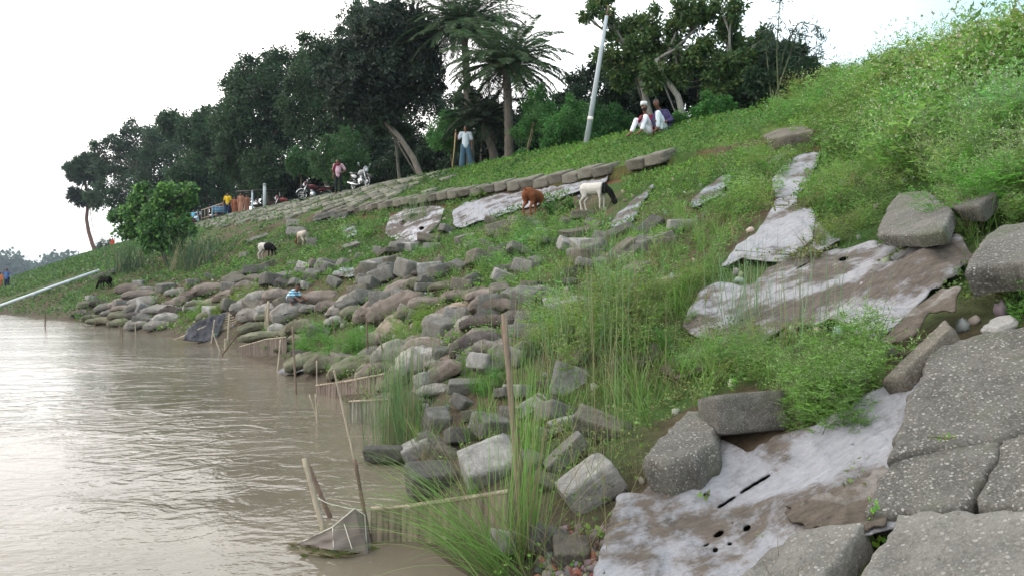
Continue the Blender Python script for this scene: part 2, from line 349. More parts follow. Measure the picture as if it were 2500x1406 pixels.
# ------------------------------------------------------------ air over the far bank
def haze():
    m = bpy.data.materials.new('river_haze'); m.use_nodes = True; nt = m.node_tree; nt.nodes.clear(); v = nt.nodes.new('ShaderNodeVolumePrincipled'); v.inputs['Density'].default_value = .00026; v.inputs['Color'].default_value = (.72, .85, 1, 1); v.inputs['Anisotropy'].default_value = .2
    o = nt.nodes.new('ShaderNodeOutputMaterial'); nt.links.new(v.outputs[0], o.inputs['Volume']); mb = MB(); mb.box((0, 0, 28), (9000, 9000, 66)); tag(obj('haze', mb, m), 'thin river haze', 'haze', kind='stuff')
import os
if os.environ.get('HZ', '1') == '1': haze()

# ------------------------------------------------------------ foliage helpers
def unit(v): return v / (np.linalg.norm(v, axis=-1, keepdims=True) + 1e-9)
def leaves(P, D, ln, wd, C, flat=None):
    """diamond leaves: base P, direction D, length ln, width wd"""
    n = len(P); D = unit(D); r = rng.normal(size=(n, 3)); S = unit(np.cross(D, r)) if flat is None else unit(np.cross(D, flat))
    ln = np.broadcast_to(ln, (n,))[:, None]; wd = np.broadcast_to(wd, (n,))[:, None]
    up = np.cross(S, D)
    V = np.stack([P, P + D * ln * .5 + S * wd * .5 + up * wd * .12, P + D * ln, P + D * ln * .5 - S * wd * .5 + up * wd * .12], 1)
    F = np.arange(n * 4).reshape(n, 4); return V.reshape(-1, 3), F, np.repeat(C, 4, 0)
def jitc(c, n, v=.25, h=.12):
    c = np.asarray(c, float); return np.clip(c * (1 + v * rng.normal(size=(n, 1))) * (1 + h * rng.normal(size=(n, 3))), .004, .9)
def ribbon(mb, base, d, L_, wd, droop, segs=6, c=(.1, .2, .05)):
    """a grass blade that leaves base along d and bends down by droop"""
    d = np.asarray(d, float); d /= np.linalg.norm(d); side = np.cross(d, [0, 0, 1.0]); side /= np.linalg.norm(side) + 1e-6
    a = random.random() * 6.28; side = side * math.cos(a) + np.cross(d, side) * math.sin(a)
    p = np.array(base, float); V = []
    for k in range(segs + 1):
        f = k / segs; wk = wd * (1 - f) ** .6 * (.55 + .45 * min(1, f * 4)) * .5
        V += [p - side * wk, p + side * wk]
        p = p + d * L_ / segs; d = d + np.array([0, 0, -droop * (.4 + f * 1.3) / segs]); d /= np.linalg.norm(d)
    F = [[2 * k, 2 * k + 1, 2 * k + 3, 2 * k + 2] for k in range(segs)]
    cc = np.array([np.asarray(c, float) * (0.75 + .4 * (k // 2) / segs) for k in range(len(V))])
    mb.add(V, F, np.clip(cc, 0, 1))
def scatter(protos, P, yaw, sc, tint, leanx=0.12):
    """instances of proto meshes baked into one array set"""
    Vs, Fs, Cs = [], [], []; off = 0; n = len(P); which = rng.integers(0, len(protos), n)
    for k, (v, f, c) in enumerate(protos):
        I = np.where(which == k)[0]
        if len(I) == 0: continue
        ca, sa = np.cos(yaw[I])[:, None], np.sin(yaw[I])[:, None]
        x = (v[None, :, 0] * ca - v[None, :, 1] * sa); y = (v[None, :, 0] * sa + v[None, :, 1] * ca); z = np.broadcast_to(v[None, :, 2], x.shape)
        lx = rng.normal(size=(len(I), 1)) * leanx; ly = rng.normal(size=(len(I), 1)) * leanx
        W = np.stack([x + lx * z, y + ly * z, z], -1) * sc[I][:, None, None] + P[I][:, None]
        Vs.append(W.reshape(-1, 3)); m = len(v)
        Fs.append((f[None] + (np.arange(len(I)) * m)[:, None, None] + off).reshape(-1, f.shape[1]))
        Cs.append((c[None] * tint[I][:, None]).reshape(-1, 3)); off += len(I) * m
    return np.concatenate(Vs), np.concatenate(Fs), np.clip(np.concatenate(Cs), 0, .9)

# ------------------------------------------------------------ trees
def blob_px(spec, d, thick=1.0):
    """crown lumps written as picture column, row, radius at distance d, turned into world spheres"""
    out = []
    for k, (px, py, r) in enumerate(spec):
        rr = r / FPX * d; dd = d + rng.uniform(-1, 1) * rr * thick
        out.append((np.array([(px - 1250) / FPX * dd, dd, (HOR - py) / FPX * dd]), rr))
    return out
def crown(blobs, n, leaf, col, aspect=.5, sub=26, gap=.30, droop=.2, hi=None, dense=3.6):
    blobs = list(blobs) + [(c + unit(v_) * r * rng.uniform(.75, 1.05), r * rng.uniform(.28, .5)) for c, r in blobs for v_ in rng.normal(size=(4, 3))]
    P, D, C = [], [], []; tot = sum(r * r for _, r in blobs)
    for c, r in blobs:
        m = max(40, int(dense * n * r * r / tot)); ks = max(8, int(1.5 * sub * (r * r * len(blobs) / tot) ** .5))
        q = unit(rng.normal(size=(ks, 3))) * (rng.uniform(.25, 1.05, (ks, 1))) * r * np.array([1, 1, .9])
        w_ = rng.integers(0, ks, m); rad = rng.uniform(.6, 1.2, ks)[w_, None] * r * gap
        o = unit(rng.normal(size=(m, 3))) * rng.uniform(.25, 1, (m, 1)) * rad
        P.append(c + q[w_] + o); D.append(unit(o) + rng.normal(size=(m, 3)) * .5 + np.array([0, 0, -droop]))
        base = jitc(col, ks, .18, .08)[w_]
        if hi is not None: base = np.where((rng.random(m) < hi[1])[:, None], np.array(hi[0]), base)
        C.append(base * rng.uniform(.7, 1.3, (m, 1)))
    P = np.concatenate(P); D = np.concatenate(D); C = np.concatenate(C); n = len(P)
    l = leaf * .85 * rng.uniform(.5, 1.4, n); return leaves(P, D, l, l * aspect, np.clip(C, .003, .8))
def bez(a, b, c, n=8):
    t = np.linspace(0, 1, n)[:, None]; return (1 - t) ** 2 * a + 2 * t * (1 - t) * b + t * t * c
def limbs(mb, top, blobs, r0, per=3, c=None):
    for b, r in blobs:
        mid = (top + b) / 2 + rng.normal(size=3) * .12 * np.linalg.norm(b - top) + np.array([0, 0, -.08 * np.linalg.norm(b - top)])
        pts = bez(top, mid, b); mb.tube(pts, np.linspace(r0 * .6, r0 * .18, 8), 6)
        for _ in range(per):
            k = rng.integers(4, 8); e = b + unit(rng.normal(size=3)) * r * .9
            mb.tube(bez(pts[k], (pts[k] + e) / 2 + rng.normal(size=3) * .1 * r, e, 5), np.linspace(r0 * .2, r0 * .06, 5), 5)
def px3(p, d): return np.array([(p[0] - 1250) / FPX * d, d, (HOR - p[1]) / FPX * d])
def tree(name, label, s, trunk, spec, n, leaf, col, r0=.2, bark=(.10, .085, .07), bname='dark_bark', group=None, cat='tree', d=None, limbn=99, per=3, **kw):
    """trunk: picture points from foot to fork, spec: crown lumps; both at the distance of the line s"""
    if d is None: d = at_s(trunk[0][0], s)[1]
    pts = np.array([px3(p, d) for p in trunk]); gx, gy = pts[0][:2]; g = float(height(gx, gy)); pts[0][2] = min(pts[0][2], g + .1) if pts[0][2] > g else pts[0][2]
    if pts[0][2] > g - .1: pts = np.vstack([[pts[0][0], pts[0][1], g - .15], pts])
    org = np.array([pts[0][0], pts[0][1], g])
    t = empty(name, org, label, cat, group)
    blobs = blob_px(spec, d)
    mb = MB(); k = len(pts)
    if k == 2: pts = np.vstack([pts[0], (pts[0] + pts[1]) / 2 + rng.normal(size=3) * .06, pts[1]]); k = 3
    mb.tube(pts - org, np.linspace(r0, r0 * .62, k), 10)
    lb = [(b - org, r) for b, r in blobs]; ctr = np.mean([b for b, r in lb], 0); mb.tube(bez(pts[-1] - org, (pts[-1] - org) * .5 + ctr * .5 + rng.normal(size=3) * .2, ctr, 8), np.linspace(r0 * .62, r0 * .3, 8), 8)
    for q_ in lb[:limbn]:
        f_ = rng.random(); st_ = (pts[-1] - org) * (1 - f_) + ctr * f_; limbs(mb, st_, [q_], r0 * .8, per)
    obj('trunk', mb, barkmat(bark, bname), t, smooth=True)
    V, F, C = crown(blobs, n, leaf, col, **kw); obj('crown', (V - org, F, C), leafmat(), t)
    return t
DK = (.036, .078, .030); DK2 = (.038, .076, .036); MG = (.055, .12, .035)
G_ = 'trees along the top of the bank'
tree('broadleaf_tree', 'dark rounded tree directly right of the fan palm', 20, [(330, 590), (335, 500), (345, 450)], [(285, 355, 32), (340, 370, 55), (300, 425, 42), (400, 350, 60), (375, 430, 70), (440, 330, 50), (450, 410, 60), (245, 400, 30), (320, 318, 25), (250, 470, 38), (300, 490, 40), (360, 500, 40), (235, 360, 18)], 14000, .40, DK2, .35, group=G_)
tree('broadleaf_tree', 'dark tree above the people on the bank steps', 21, [(500, 520), (505, 440)], [(490, 325, 55), (520, 390, 70), (470, 430, 55), (500, 290, 28), (530, 450, 45), (450, 480, 40), (420, 300, 35), (560, 300, 45), (410, 510, 40), (470, 500, 30)], 13000, .36, DK, .33, group=G_)
tree('broadleaf_tree', 'dense dark tree behind the thatched stall with two humps', 21, [(660, 500), (655, 430), (650, 380)], [(600, 185, 42), (565, 205, 28), (640, 235, 75), (590, 290, 65), (620, 380, 75), (700, 200, 60), (690, 320, 80), (565, 400, 45), (640, 420, 60), (700, 420, 50), (580, 240, 40), (550, 340, 35), (660, 150, 28)], 16000, .30, DK, .34, group=G_, sub=34)
tree('broadleaf_tree', 'dark tree behind the man in the pink shirt', 22, [(800, 480), (800, 400), (805, 330)], [(780, 125, 50), (745, 170, 45), (830, 150, 75), (780, 290, 80), (850, 250, 80), (870, 340, 60), (750, 390, 50), (870, 60, 48), (830, 400, 50), (800, 200, 70), (900, 30, 30), (730, 250, 45)], 17000, .26, DK, .32, group=G_, sub=34)
tree('leaning_tree', 'tallest tree with a pale trunk leaning left', 17.3, [(1032, 442), (1008, 385), (975, 335), (935, 292)], [(800, 190, 34), (830, 260, 34), (900, 270, 40), (905, 70, 50), (950, 80, 65), (1005, 55, 48), (1020, 130, 55), (960, 170, 75), (890, 160, 60), (1045, 190, 38), (1000, 240, 48), (850, 225, 48), (940, 250, 45), (1060, 160, 26), (870, 120, 40), (1030, 85, 30), (960, 30, 28)], 17000, .21, (.034, .055, .036), .17, (.20, .18, .15), 'pale_bark', group=G_, sub=34, per=4)
tree('slender_tree', 'thin pale trunk just left of the leaning tree foot', 17.6, [(977, 455), (972, 410), (968, 360), (960, 310)], [(960, 290, 30), (930, 310, 26), (985, 320, 24)], 1500, .2, DK, .09, (.16, .15, .12), 'grey_bark', group=G_)
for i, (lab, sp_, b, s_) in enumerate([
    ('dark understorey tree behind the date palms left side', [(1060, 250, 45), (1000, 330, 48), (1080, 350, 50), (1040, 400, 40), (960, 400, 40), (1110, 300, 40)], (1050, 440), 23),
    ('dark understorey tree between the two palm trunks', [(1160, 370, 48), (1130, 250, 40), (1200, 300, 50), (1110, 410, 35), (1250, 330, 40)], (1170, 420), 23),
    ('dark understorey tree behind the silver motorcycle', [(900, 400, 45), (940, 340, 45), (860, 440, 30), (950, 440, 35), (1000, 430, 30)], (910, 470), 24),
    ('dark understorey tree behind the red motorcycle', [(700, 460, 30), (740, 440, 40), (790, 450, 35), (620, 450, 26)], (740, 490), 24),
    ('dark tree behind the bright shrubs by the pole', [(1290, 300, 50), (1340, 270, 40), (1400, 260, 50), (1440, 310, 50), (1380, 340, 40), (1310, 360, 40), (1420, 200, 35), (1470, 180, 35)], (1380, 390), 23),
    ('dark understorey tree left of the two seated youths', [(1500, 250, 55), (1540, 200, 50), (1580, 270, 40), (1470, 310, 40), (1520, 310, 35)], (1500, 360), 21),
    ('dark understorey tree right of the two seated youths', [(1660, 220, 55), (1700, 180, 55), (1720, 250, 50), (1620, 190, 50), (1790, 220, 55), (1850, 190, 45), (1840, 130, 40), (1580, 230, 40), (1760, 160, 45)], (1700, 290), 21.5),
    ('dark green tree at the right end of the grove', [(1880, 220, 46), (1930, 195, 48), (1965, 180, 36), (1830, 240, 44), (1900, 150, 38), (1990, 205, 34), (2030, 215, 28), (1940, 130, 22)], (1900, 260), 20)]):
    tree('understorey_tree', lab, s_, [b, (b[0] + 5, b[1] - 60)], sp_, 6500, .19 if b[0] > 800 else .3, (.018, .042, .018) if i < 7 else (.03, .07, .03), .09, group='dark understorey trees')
LG = (.06, .125, .035)
tree('magnolia_like_tree', 'pale forked tree rising right behind the seated youths', 18.2, [(1600, 262), (1573, 225), (1560, 180), (1535, 130)], [(1455, 12, 28), (1490, 50, 22), (1430, 40, 16), (1470, 0, 30), (1540, 72, 42), (1590, 60, 36), (1510, 85, 28), (1560, 130, 45), (1490, 140, 35), (1600, 120, 34), (1520, 180, 38)], 6500, .17, LG, .13, (.27, .27, .24), 'whitish_bark', group='pale barked trees', aspect=.46, sub=20, gap=.34, dense=1.7, hi=((.13, .17, .04), .15), per=5)
tree('magnolia_like_tree', 'pale curved tree in the middle of the right grove', 18.5, [(1680, 290), (1655, 235), (1625, 195), (1600, 150)], [(1680, 30, 38), (1650, 60, 28), (1700, 50, 30), (1640, 120, 32), (1690, 140, 40), (1600, 180, 40), (1730, 30, 30), (1720, 110, 28), (1660, 180, 36)], 6000, .17, LG, .12, (.27, .27, .24), 'whitish_bark', group='pale barked trees', aspect=.46, sub=20, gap=.34, dense=1.7, hi=((.13, .17, .04), .15), per=5)
tree('magnolia_like_tree', 'many stemmed pale tree at the right of the grove', 18.8, [(1735, 280), (1740, 230), (1738, 200), (1750, 165)], [(1790, 22, 34), (1775, 80, 36), (1800, 120, 28), (1760, 160, 45), (1820, 190, 50), (1865, 95, 26), (1880, 130, 28), (1835, 140, 22), (1740, 190, 35), (1870, 200, 30)], 6500, .17, LG, .13, (.27, .27, .24), 'whitish_bark', group='pale barked trees', aspect=.46, sub=20, gap=.34, dense=1.7, hi=((.13, .17, .04), .15), per=5)
# bright shrubs
BG = (.065, .19, .045)
for lab, s_, tr, sp_, n_, lf, cl in [
    ('bright green shrub behind the standing man with a staff', 17.4, [(1108, 432), (1100, 380)], [(1085, 320, 42), (1060, 335, 26), (1120, 308, 34), (1100, 350, 30), (1135, 330, 20)], 3500, .11, BG),
    ('green shrub left of the man in the pink shirt', 18.5, [(735, 478), (735, 430)], [(730, 388, 28), (720, 410, 18), (748, 405, 22)], 2200, .15, (.04, .11, .03)),
    ('green shrub directly behind the man in the pink shirt', 18.2, [(835, 470), (830, 420)], [(800, 360, 36), (850, 370, 45), (880, 395, 26), (790, 400, 40), (840, 420, 40), (890, 420, 22)], 5200, .14, (.04, .11, .03)),
    ('bright feathery shrub right of the date palm trunk', 16.9, [(1285, 400), (1290, 350), (1300, 310)], [(1310, 225, 22), (1300, 260, 32), (1330, 280, 38), (1290, 320, 35), (1275, 380, 18)], 4200, .085, BG),
    ('bright shrub left of the leaning utility pole', 16.9, [(1350, 388), (1352, 350)], [(1365, 300, 40), (1400, 320, 42), (1380, 350, 35), (1345, 350, 26), (1420, 280, 30), (1395, 260, 24)], 5200, .085, BG),
    ('bright shrub right of the leaning utility pole', 16.9, [(1500, 345), (1500, 320)], [(1470, 290, 40), (1510, 300, 36), (1540, 310, 26), (1480, 330, 28), (1450, 340, 20)], 5200, .08, (.035, .12, .028)),
    ('low bright bush right of the seated youths', 16.9, [(1745, 285), (1745, 270)], [(1740, 262, 32), (1715, 275, 24), (1770, 268, 26), (1665, 290, 20), (1640, 300, 16)], 3600, .075, (.05, .17, .03)),
    ('small dark bush behind the fan palm foot', 20, [(258, 612), (258, 600)], [(250, 596, 15), (265, 600, 14), (240, 602, 12)], 700, .22, (.04, .07, .05)),
    ('leafy bush on the skyline of the weedy bank', 17.5, [(2150, 200), (2150, 170)], [(2150, 160, 34), (2190, 150, 26), (2120, 175, 24), (2030, 185, 26), (2070, 180, 22)], 3000, .075, (.05, .12, .03))]:
    tree('shrub', lab, s_, tr, sp_, n_, lf, cl, .035, (.2, .17, .11), 'tan_bark', cat='shrub', group='shrubs along the bank top', droop=.3, per=3, gap=.33)
d_ = gp(405, 655)[1]
tree('lime_green_tree', 'young lime green tree rooted low on the grassy slope', 0, [(408, 660), (398, 620), (394, 570), (392, 530)], [(400, 470, 26), (352, 500, 36), (410, 500, 42), (445, 480, 32), (468, 462, 18), (312, 520, 26), (380, 550, 45), (440, 555, 34), (335, 555, 30), (285, 530, 20), (300, 565, 22), (420, 595, 30), (345, 455, 14), (360, 590, 28), (340, 480, 20)], 8500, .17, (.06, .15, .045), .09, (.14, .13, .11), 'grey_bark', d=d_, dense=1.7, aspect=.8, hi=((.15, .32, .06), .3), droop=.35)

def frond(mb, base, az, el, Ln, col, drp=1.3, wid=.45, nl=90, mid=None):
    d = np.array([math.cos(az) * math.cos(el), math.sin(az) * math.cos(el), math.sin(el)]); p = np.array(base, float); pts = [p]
    for k in range(12):
        p = p + d * Ln / 12; d = d + np.array([0, 0, -drp / 12 * (.4 + k / 8)]); d /= np.linalg.norm(d); pts.append(p)
    pts = np.array(pts); (mid if mid is not None else mb).tube(pts, np.linspace(.022, .006, 13), 4, (.12, .13, .05))
    f = np.linspace(.12, .99, nl); q = np.stack([np.interp(f * 12, range(13), pts[:, k]) for k in range(3)], 1); T = unit(np.gradient(q, axis=0))
    side = unit(np.cross(T, [0, 0, 1.0])); ln = wid * np.sin(np.clip(f, 0, 1) * 2.6 + .35) ** .7
    for sgn in (-1, 1):
        D = side * sgn + T * .75 + np.array([0, 0, -.28]) + rng.normal(size=q.shape) * .09
        mb.add(*[a for a in leaves(q, D, ln, .034, jitc(col, nl, .2, .06))])
def date_palm(label, s, foot, top, Lf, nf, col):
    d = at_s(foot[0], s)[1]; a = px3(foot, d); b = px3(top, d); g = float(height(a[0], a[1])); a[2] = g - .1; org = np.array([a[0], a[1], g])
    t = empty('date_palm', org, label, 'palm', 'date palms')
    mb = MB(); pts = bez(a - org, (a + b) / 2 - org + np.array([.08, 0, 0]), b - org, 26); rr = np.linspace(.17, .14, 26) * (1 + .16 * (np.arange(26) % 2)); mb.tube(pts, rr, 12)
    for k in range(60):
        f = rng.uniform(.6, 1); p = bez(a - org, (a + b) / 2 - org, b - org, 60)[int(f * 59)]; an = rng.uniform(0, 6.28); u = np.array([math.cos(an), math.sin(an), .8])
        mb.tube([p + u * .1, p + u * .28], [.03, .012], 4)
    obj('trunk', mb, barkmat((.13, .115, .095), 'palm_bark'), t)
    mb = MB()
    for k in range(nf):
        el = math.asin(np.clip(-.35 + 1.3 * ((k + .5) / nf) ** .8, -1, .97)); az = k * 2.39996 + rng.uniform(-.2, .2)
        frond(mb, b - org + np.array([0, 0, .05]), az, el, Lf * rng.uniform(.85, 1.1), np.array(col) * rng.uniform(.75, 1.25), drp=rng.uniform(.9, 1.6))
    obj('crown', mb, leafmat(), t); return t
date_palm('tall date palm whose crown reaches the frame top', 18.6, (1150, 425), (1132, 72), 3.2, 84, (.055, .105, .045))
date_palm('date palm with thick ringed trunk and arching green crown', 17.2, (1242, 405), (1236, 165), 2.6, 60, (.062, .12, .048))
date_palm('short leaning date palm behind the man with a staff', 17.8, (1216, 408), (1180, 300), 1.9, 34, (.03, .055, .03))

def fan_palm():
    s = 17.5; d = at_s(228, s)[1]; base = px3((238, 612), d); g = float(height(base[0], base[1])); base[2] = g; org = base.copy()
    t = empty('fan_palm', org, 'tall fan palm with a curved reddish trunk at the far left', 'palm')
    pp = [base - [0, 0, .2]] + [px3(p, d) for p in ((225, 595), (216, 565), (211, 535), (214, 505), (212, 470), (205, 430))]; pp = np.array(pp)
    mb = MB(); mb.tube(pp - org, np.linspace(.30, .2, 7), 10); obj('trunk', mb, barkmat((.19, .10, .085), 'red_bark'), t, smooth=True)
    mb = MB(); ds = MB()
    def fan(c, dirv, r, col, m):
        dirv = dirv / np.linalg.norm(dirv); sd = unit(np.cross(dirv, rng.normal(size=3))); nb = 30; a = np.linspace(-1.9, 1.9, nb)
        D = np.cos(a)[:, None] * dirv + np.sin(a)[:, None] * sd + rng.normal(size=(nb, 3)) * .06; P = np.repeat(c[None], nb, 0)
        m.add(*leaves(P, D, r * rng.uniform(.85, 1.05, nb), r * .17, jitc(col, nb, .2, .05)))
    for cpx, n, r, col, m in (((216, 415), 80, 1.4, (.05, .085, .045), mb), ((212, 442), 60, 1.3, (.045, .075, .042), mb), ((209, 472), 80, 1.25, (.032, .048, .035), ds)):
        c = px3(cpx, d) - org
        for k in range(n):
            u = unit(rng.normal(size=3)); u[2] = abs(u[2]) * (1 if m is mb else -.9)
            tip = c + u * rng.uniform(.6, 2.1) * np.array([1, 1, .9]); m.tube([c, tip], [.03, .015], 4, (.09, .08, .04)); fan(tip, u + np.array([0, 0, -.1]), r, col, m)
    c = px3((205, 415), d) - org; e = px3((172, 412), d) - org
    mb.tube([c, (c + e) / 2 + [0, 0, .15], e], [.05, .04, .03], 5, (.06, .06, .03)); 
    for k in range(4): fan(e, np.array([-1, rng.uniform(-.4, .4), rng.uniform(-.2, .3)]), 1.5, (.06, .10, .05), mb)
    obj('crown', mb, leafmat(), t); obj('dead_skirt', ds, leafmat(), t)
fan_palm()

def bamboo():
    d = at_s(1900, 19)[1]; base = px3((1880, 250), d); g = float(height(base[0], base[1])); org = np.array([base[0], base[1], g])
    t = empty('bamboo_clump', org, 'arching bamboo with narrow leaves above the right skyline', 'bamboo'); st = MB(); lf = MB()
    for path in ([(1890, 240), (1896, 120), (1903, 20), (1906, -30)], [(1885, 240), (1915, 120), (1950, 55), (1990, 62), (2010, 95)], [(1890, 240), (1930, 170), (1985, 118), (2020, 135)], [(1880, 240), (1870, 120), (1885, 60)], [(1890, 240), (1930, 130), (1945, 80), (1975, 90)]):
        pts = np.array([px3(p, d + rng.uniform(-.6, .6)) for p in path]) - org; pts[0] = rng.normal(size=3) * [.15, .15, 0]
        f = np.linspace(0, len(pts) - 1, 20); q = np.stack([np.interp(f, range(len(pts)), pts[:, k]) for k in range(3)], 1); st.tube(q, np.linspace(.028, .006, 20), 6, (.1, .13, .05))
        I = rng.integers(6, 20, 150); P = q[I] + rng.normal(size=(150, 3)) * .12; ln = rng.uniform(.14, .26, 150)
        lf.add(*leaves(P, rng.normal(size=(150, 3)) + [0, 0, -.5], ln, ln * .16, jitc((.045, .075, .05), 150)))
    obj('stem', st, barkmat((.1, .12, .06), 'culm_bark'), t); obj('foliage', lf, leafmat(), t)
bamboo()

# far river bank forest
def far_forest():
    P, D, C = [], [], []
    for k in range(150):
        a = -1.05 + .62 * k / 150 + rng.uniform(-.01, .01); dd = 620 + rng.uniform(-40, 60); h = rng.uniform(15, 23) * (1 + .25 * math.sin(k * .3)); c = np.array([a * dd, dd, 0.0]); r = h * .5
        m = 260; o = unit(rng.normal(size=(m, 3))) * rng.uniform(.7, 1.1, (m, 1)) * np.array([r * 1.1, r, r])
        P.append(c + o + [0, 0, r * .95 - 1]); D.append(rng.normal(size=(m, 3))); C.append(jitc((.04, .075, .045), m, .2, .05) * rng.uniform(.8, 1.2))
    P, D, C = map(np.concatenate, (P, D, C)); V, F, Cc = leaves(P, D, 3.4, 2.6, C)
    o = obj('far_forest', (V, F, Cc), leafmat()); tag(o, 'low bluish line of distant trees across the river bend', 'forest', kind='stuff')
far_forest()

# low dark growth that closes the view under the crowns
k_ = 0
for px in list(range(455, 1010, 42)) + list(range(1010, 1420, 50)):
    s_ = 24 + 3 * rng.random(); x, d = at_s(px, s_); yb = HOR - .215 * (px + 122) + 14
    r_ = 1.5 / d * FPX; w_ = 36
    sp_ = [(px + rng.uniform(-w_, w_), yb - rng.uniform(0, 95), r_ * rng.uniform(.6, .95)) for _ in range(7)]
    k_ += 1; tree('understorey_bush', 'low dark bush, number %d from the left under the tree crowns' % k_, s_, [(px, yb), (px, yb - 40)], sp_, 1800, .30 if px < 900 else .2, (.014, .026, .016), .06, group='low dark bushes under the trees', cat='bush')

# ------------------------------------------------------------ labels that count along a landmark
LM = [('the crouching boy', 725, 720), ('the black net on bamboo slats', 505, 800), ('the tall bamboo pole', 1240, 930), ('the brown goat', 1290, 510), ('the white and black goat', 1450, 480),
      ('the white pipe', 130, 700), ('the lime green tree', 400, 600), ('the black and white kid goat', 650, 620), ('the white geotextile sheet', 1750, 1200), ('the big flowering weed', 2000, 950), ('the pale kid goat', 735, 590),
      ('the dark water edge screen', 650, 850), ('the slatted reed screen', 850, 940), ('the white stake with a net', 800, 1250)]
ORD = ['leftmost', 'second from left', 'third from left', 'fourth from left', 'fifth from left', 'sixth from left', 'seventh from left', 'eighth from left', 'ninth from left', 'tenth from left'] + ['%d%s from left' % (k, {1: 'st', 2: 'nd', 3: 'rd'}.get(k % 10, 'th') if k > 13 else 'th') for k in range(11, 120)]
class Labels:
    def __init__(s, noun, grp): s.noun = noun; s.grp = grp; s.items = []
    def add(s, o, px, py, word): s.items.append((o, px, py, word))
    def close(s):
        G = {}
        for it in s.items:
            k = min(range(len(LM)), key=lambda q: (it[1] - LM[q][1]) ** 2 + (1.3 * (it[2] - LM[q][2])) ** 2); G.setdefault((k, it[3]), []).append(it)
        for (k, word), its in G.items():
            its.sort(key=lambda q: q[1])
            for n, it in enumerate(its):
                o = it[0]; tag(o, group=s.grp)
                o['label'] = ('%s %s, %s of those near %s' % (word, s.noun, ORD[n], LM[k][0])) if len(its) > 1 else '%s %s nearest to %s' % (word, s.noun, LM[k][0])

# ------------------------------------------------------------ sand bags
def bag_proto(seed, burst=0):
    nu, nv = 52, 26; u = np.linspace(-math.pi, math.pi, nu + 1)[:-1]; v = np.linspace(-math.pi / 2 + .03, math.pi / 2 - .03, nv)
    U, W = np.meshgrid(u, v); sp = lambda a, e: np.sign(a) * np.abs(a) ** e
    x = sp(np.cos(W), .55) * sp(np.cos(U), .42) * .5; y = sp(np.cos(W), .55) * sp(np.sin(U), .42) * .31
    ax_, ay_ = np.abs(x) / .5, np.abs(y) / .31; th = (np.clip(1 - ax_ ** 3.2, 0, 1) ** .55) * (np.clip(1 - ay_ ** 3.0, 0, 1) ** .5); z = np.sign(np.sin(W)) * th * (.20 if True else 0) * np.where(np.sin(W) > 0, 1, .75) * np.minimum(1, np.abs(np.sin(W)) * 6)
    ear = np.clip(ax_ * ay_ - .62, 0, 1); x = x * (1 + .28 * ear); y = y * (1 + .35 * ear) * (1 - .10 * np.cos(x * math.pi * 2) * .5)
    e = np.abs(x) / .5
    n = 1 + .16 * fbm(x * 3.2 + seed * 7, y * 3.2 + z * 4, seed, 3); x, y = x * (1 + .08 * vn(y * 4 + seed, z * 6, seed + 2)), y * n; z = z * n - .05 * (x / .5) ** 2
    z = z + .012 * np.sin(y * 60 + 9 * vn(x * 5, y * 5, seed)) * (e ** 2) * np.sign(z) + .020 * fbm(x * 8, y * 8 + z * 9, seed + 5, 3) + .034 * (.5 - np.abs(vn(x * 5 + y * 3, y * 6 - x * 2, seed + 8)) * 4) * (np.abs(z) > .04)
    V = np.stack([x, y, z], -1).reshape(-1, 3); i = np.arange(nv - 1)[:, None] * nu; j = np.arange(nu)[None]; j2 = (j + 1) % nu
    F = np.stack([i + j, i + j2, i + nu + j2, i + nu + j], -1).reshape(-1, 4)
    F = np.concatenate([F, [[0, q + 1, q, q] for q in range(1, nu - 1)], [[(nv - 1) * nu, (nv - 1) * nu + q, (nv - 1) * nu + q + 1, (nv - 1) * nu + q + 1] for q in range(1, nu - 1)]])
    # stitched seam along one end
    mb = MB().add(V, F); a = np.linspace(-.17, .17, 9); sx = .5 if seed % 2 else -.5
    return mb
BAGM = {'b': bagmat('bag_brown', (.225, .19, .165)), 'g': bagmat('bag_grey', (.25, .235, .21)), 'd': bagmat('bag_dark', (.11, .095, .09)), 'l': bagmat('bag_pale', (.36, .34, .31)), 'm': bagmat('bag_mossy', (.16, .16, .11)), 'o': bagmat('bag_tan', (.31, .25, .20))}
BWORD = {'b': 'brown', 'g': 'grey', 'd': 'dark', 'l': 'pale', 'm': 'mossy', 'o': 'tan'}
bagcache = {}
BL = Labels('sandbag', 'sandbags piled along the water edge')
def bag(px, py, wpx, hpx, tint, tilt=0, lift=None):
    k = int(rng.integers(0, 6)); key = (k, tint)
    if key not in bagcache:
        V, F, C = bag_proto(k).data(); me = mesh_np('sandbag', V, F, None, True); me.materials.append(BAGM[tint]); bagcache[key] = me
    o = bpy.data.objects.new('sandbag', bagcache[key]); COL.objects.link(o)
    wpx *= 1.28; hpx *= 1.3; g = gp(px, py + hpx * .25, water=True); d = g[1]; sc = wpx * d / FPX; hz = hpx * d / FPX
    o.scale = (sc, max(sc * .95, hz * 1.4), min(max(hz * 2.1, sc * .6), sc * 1.6)); yaw = rng.uniform(-.4, .4) + .15
    o.location = (g[0], g[1] + .1 * sc, (HOR - py) / FPX * d); o.rotation_euler = Euler((rng.uniform(-.2, .1), -R(tilt), yaw)); tag(o, None, 'sandbag'); BL.add(o, px, py, BWORD[tint])
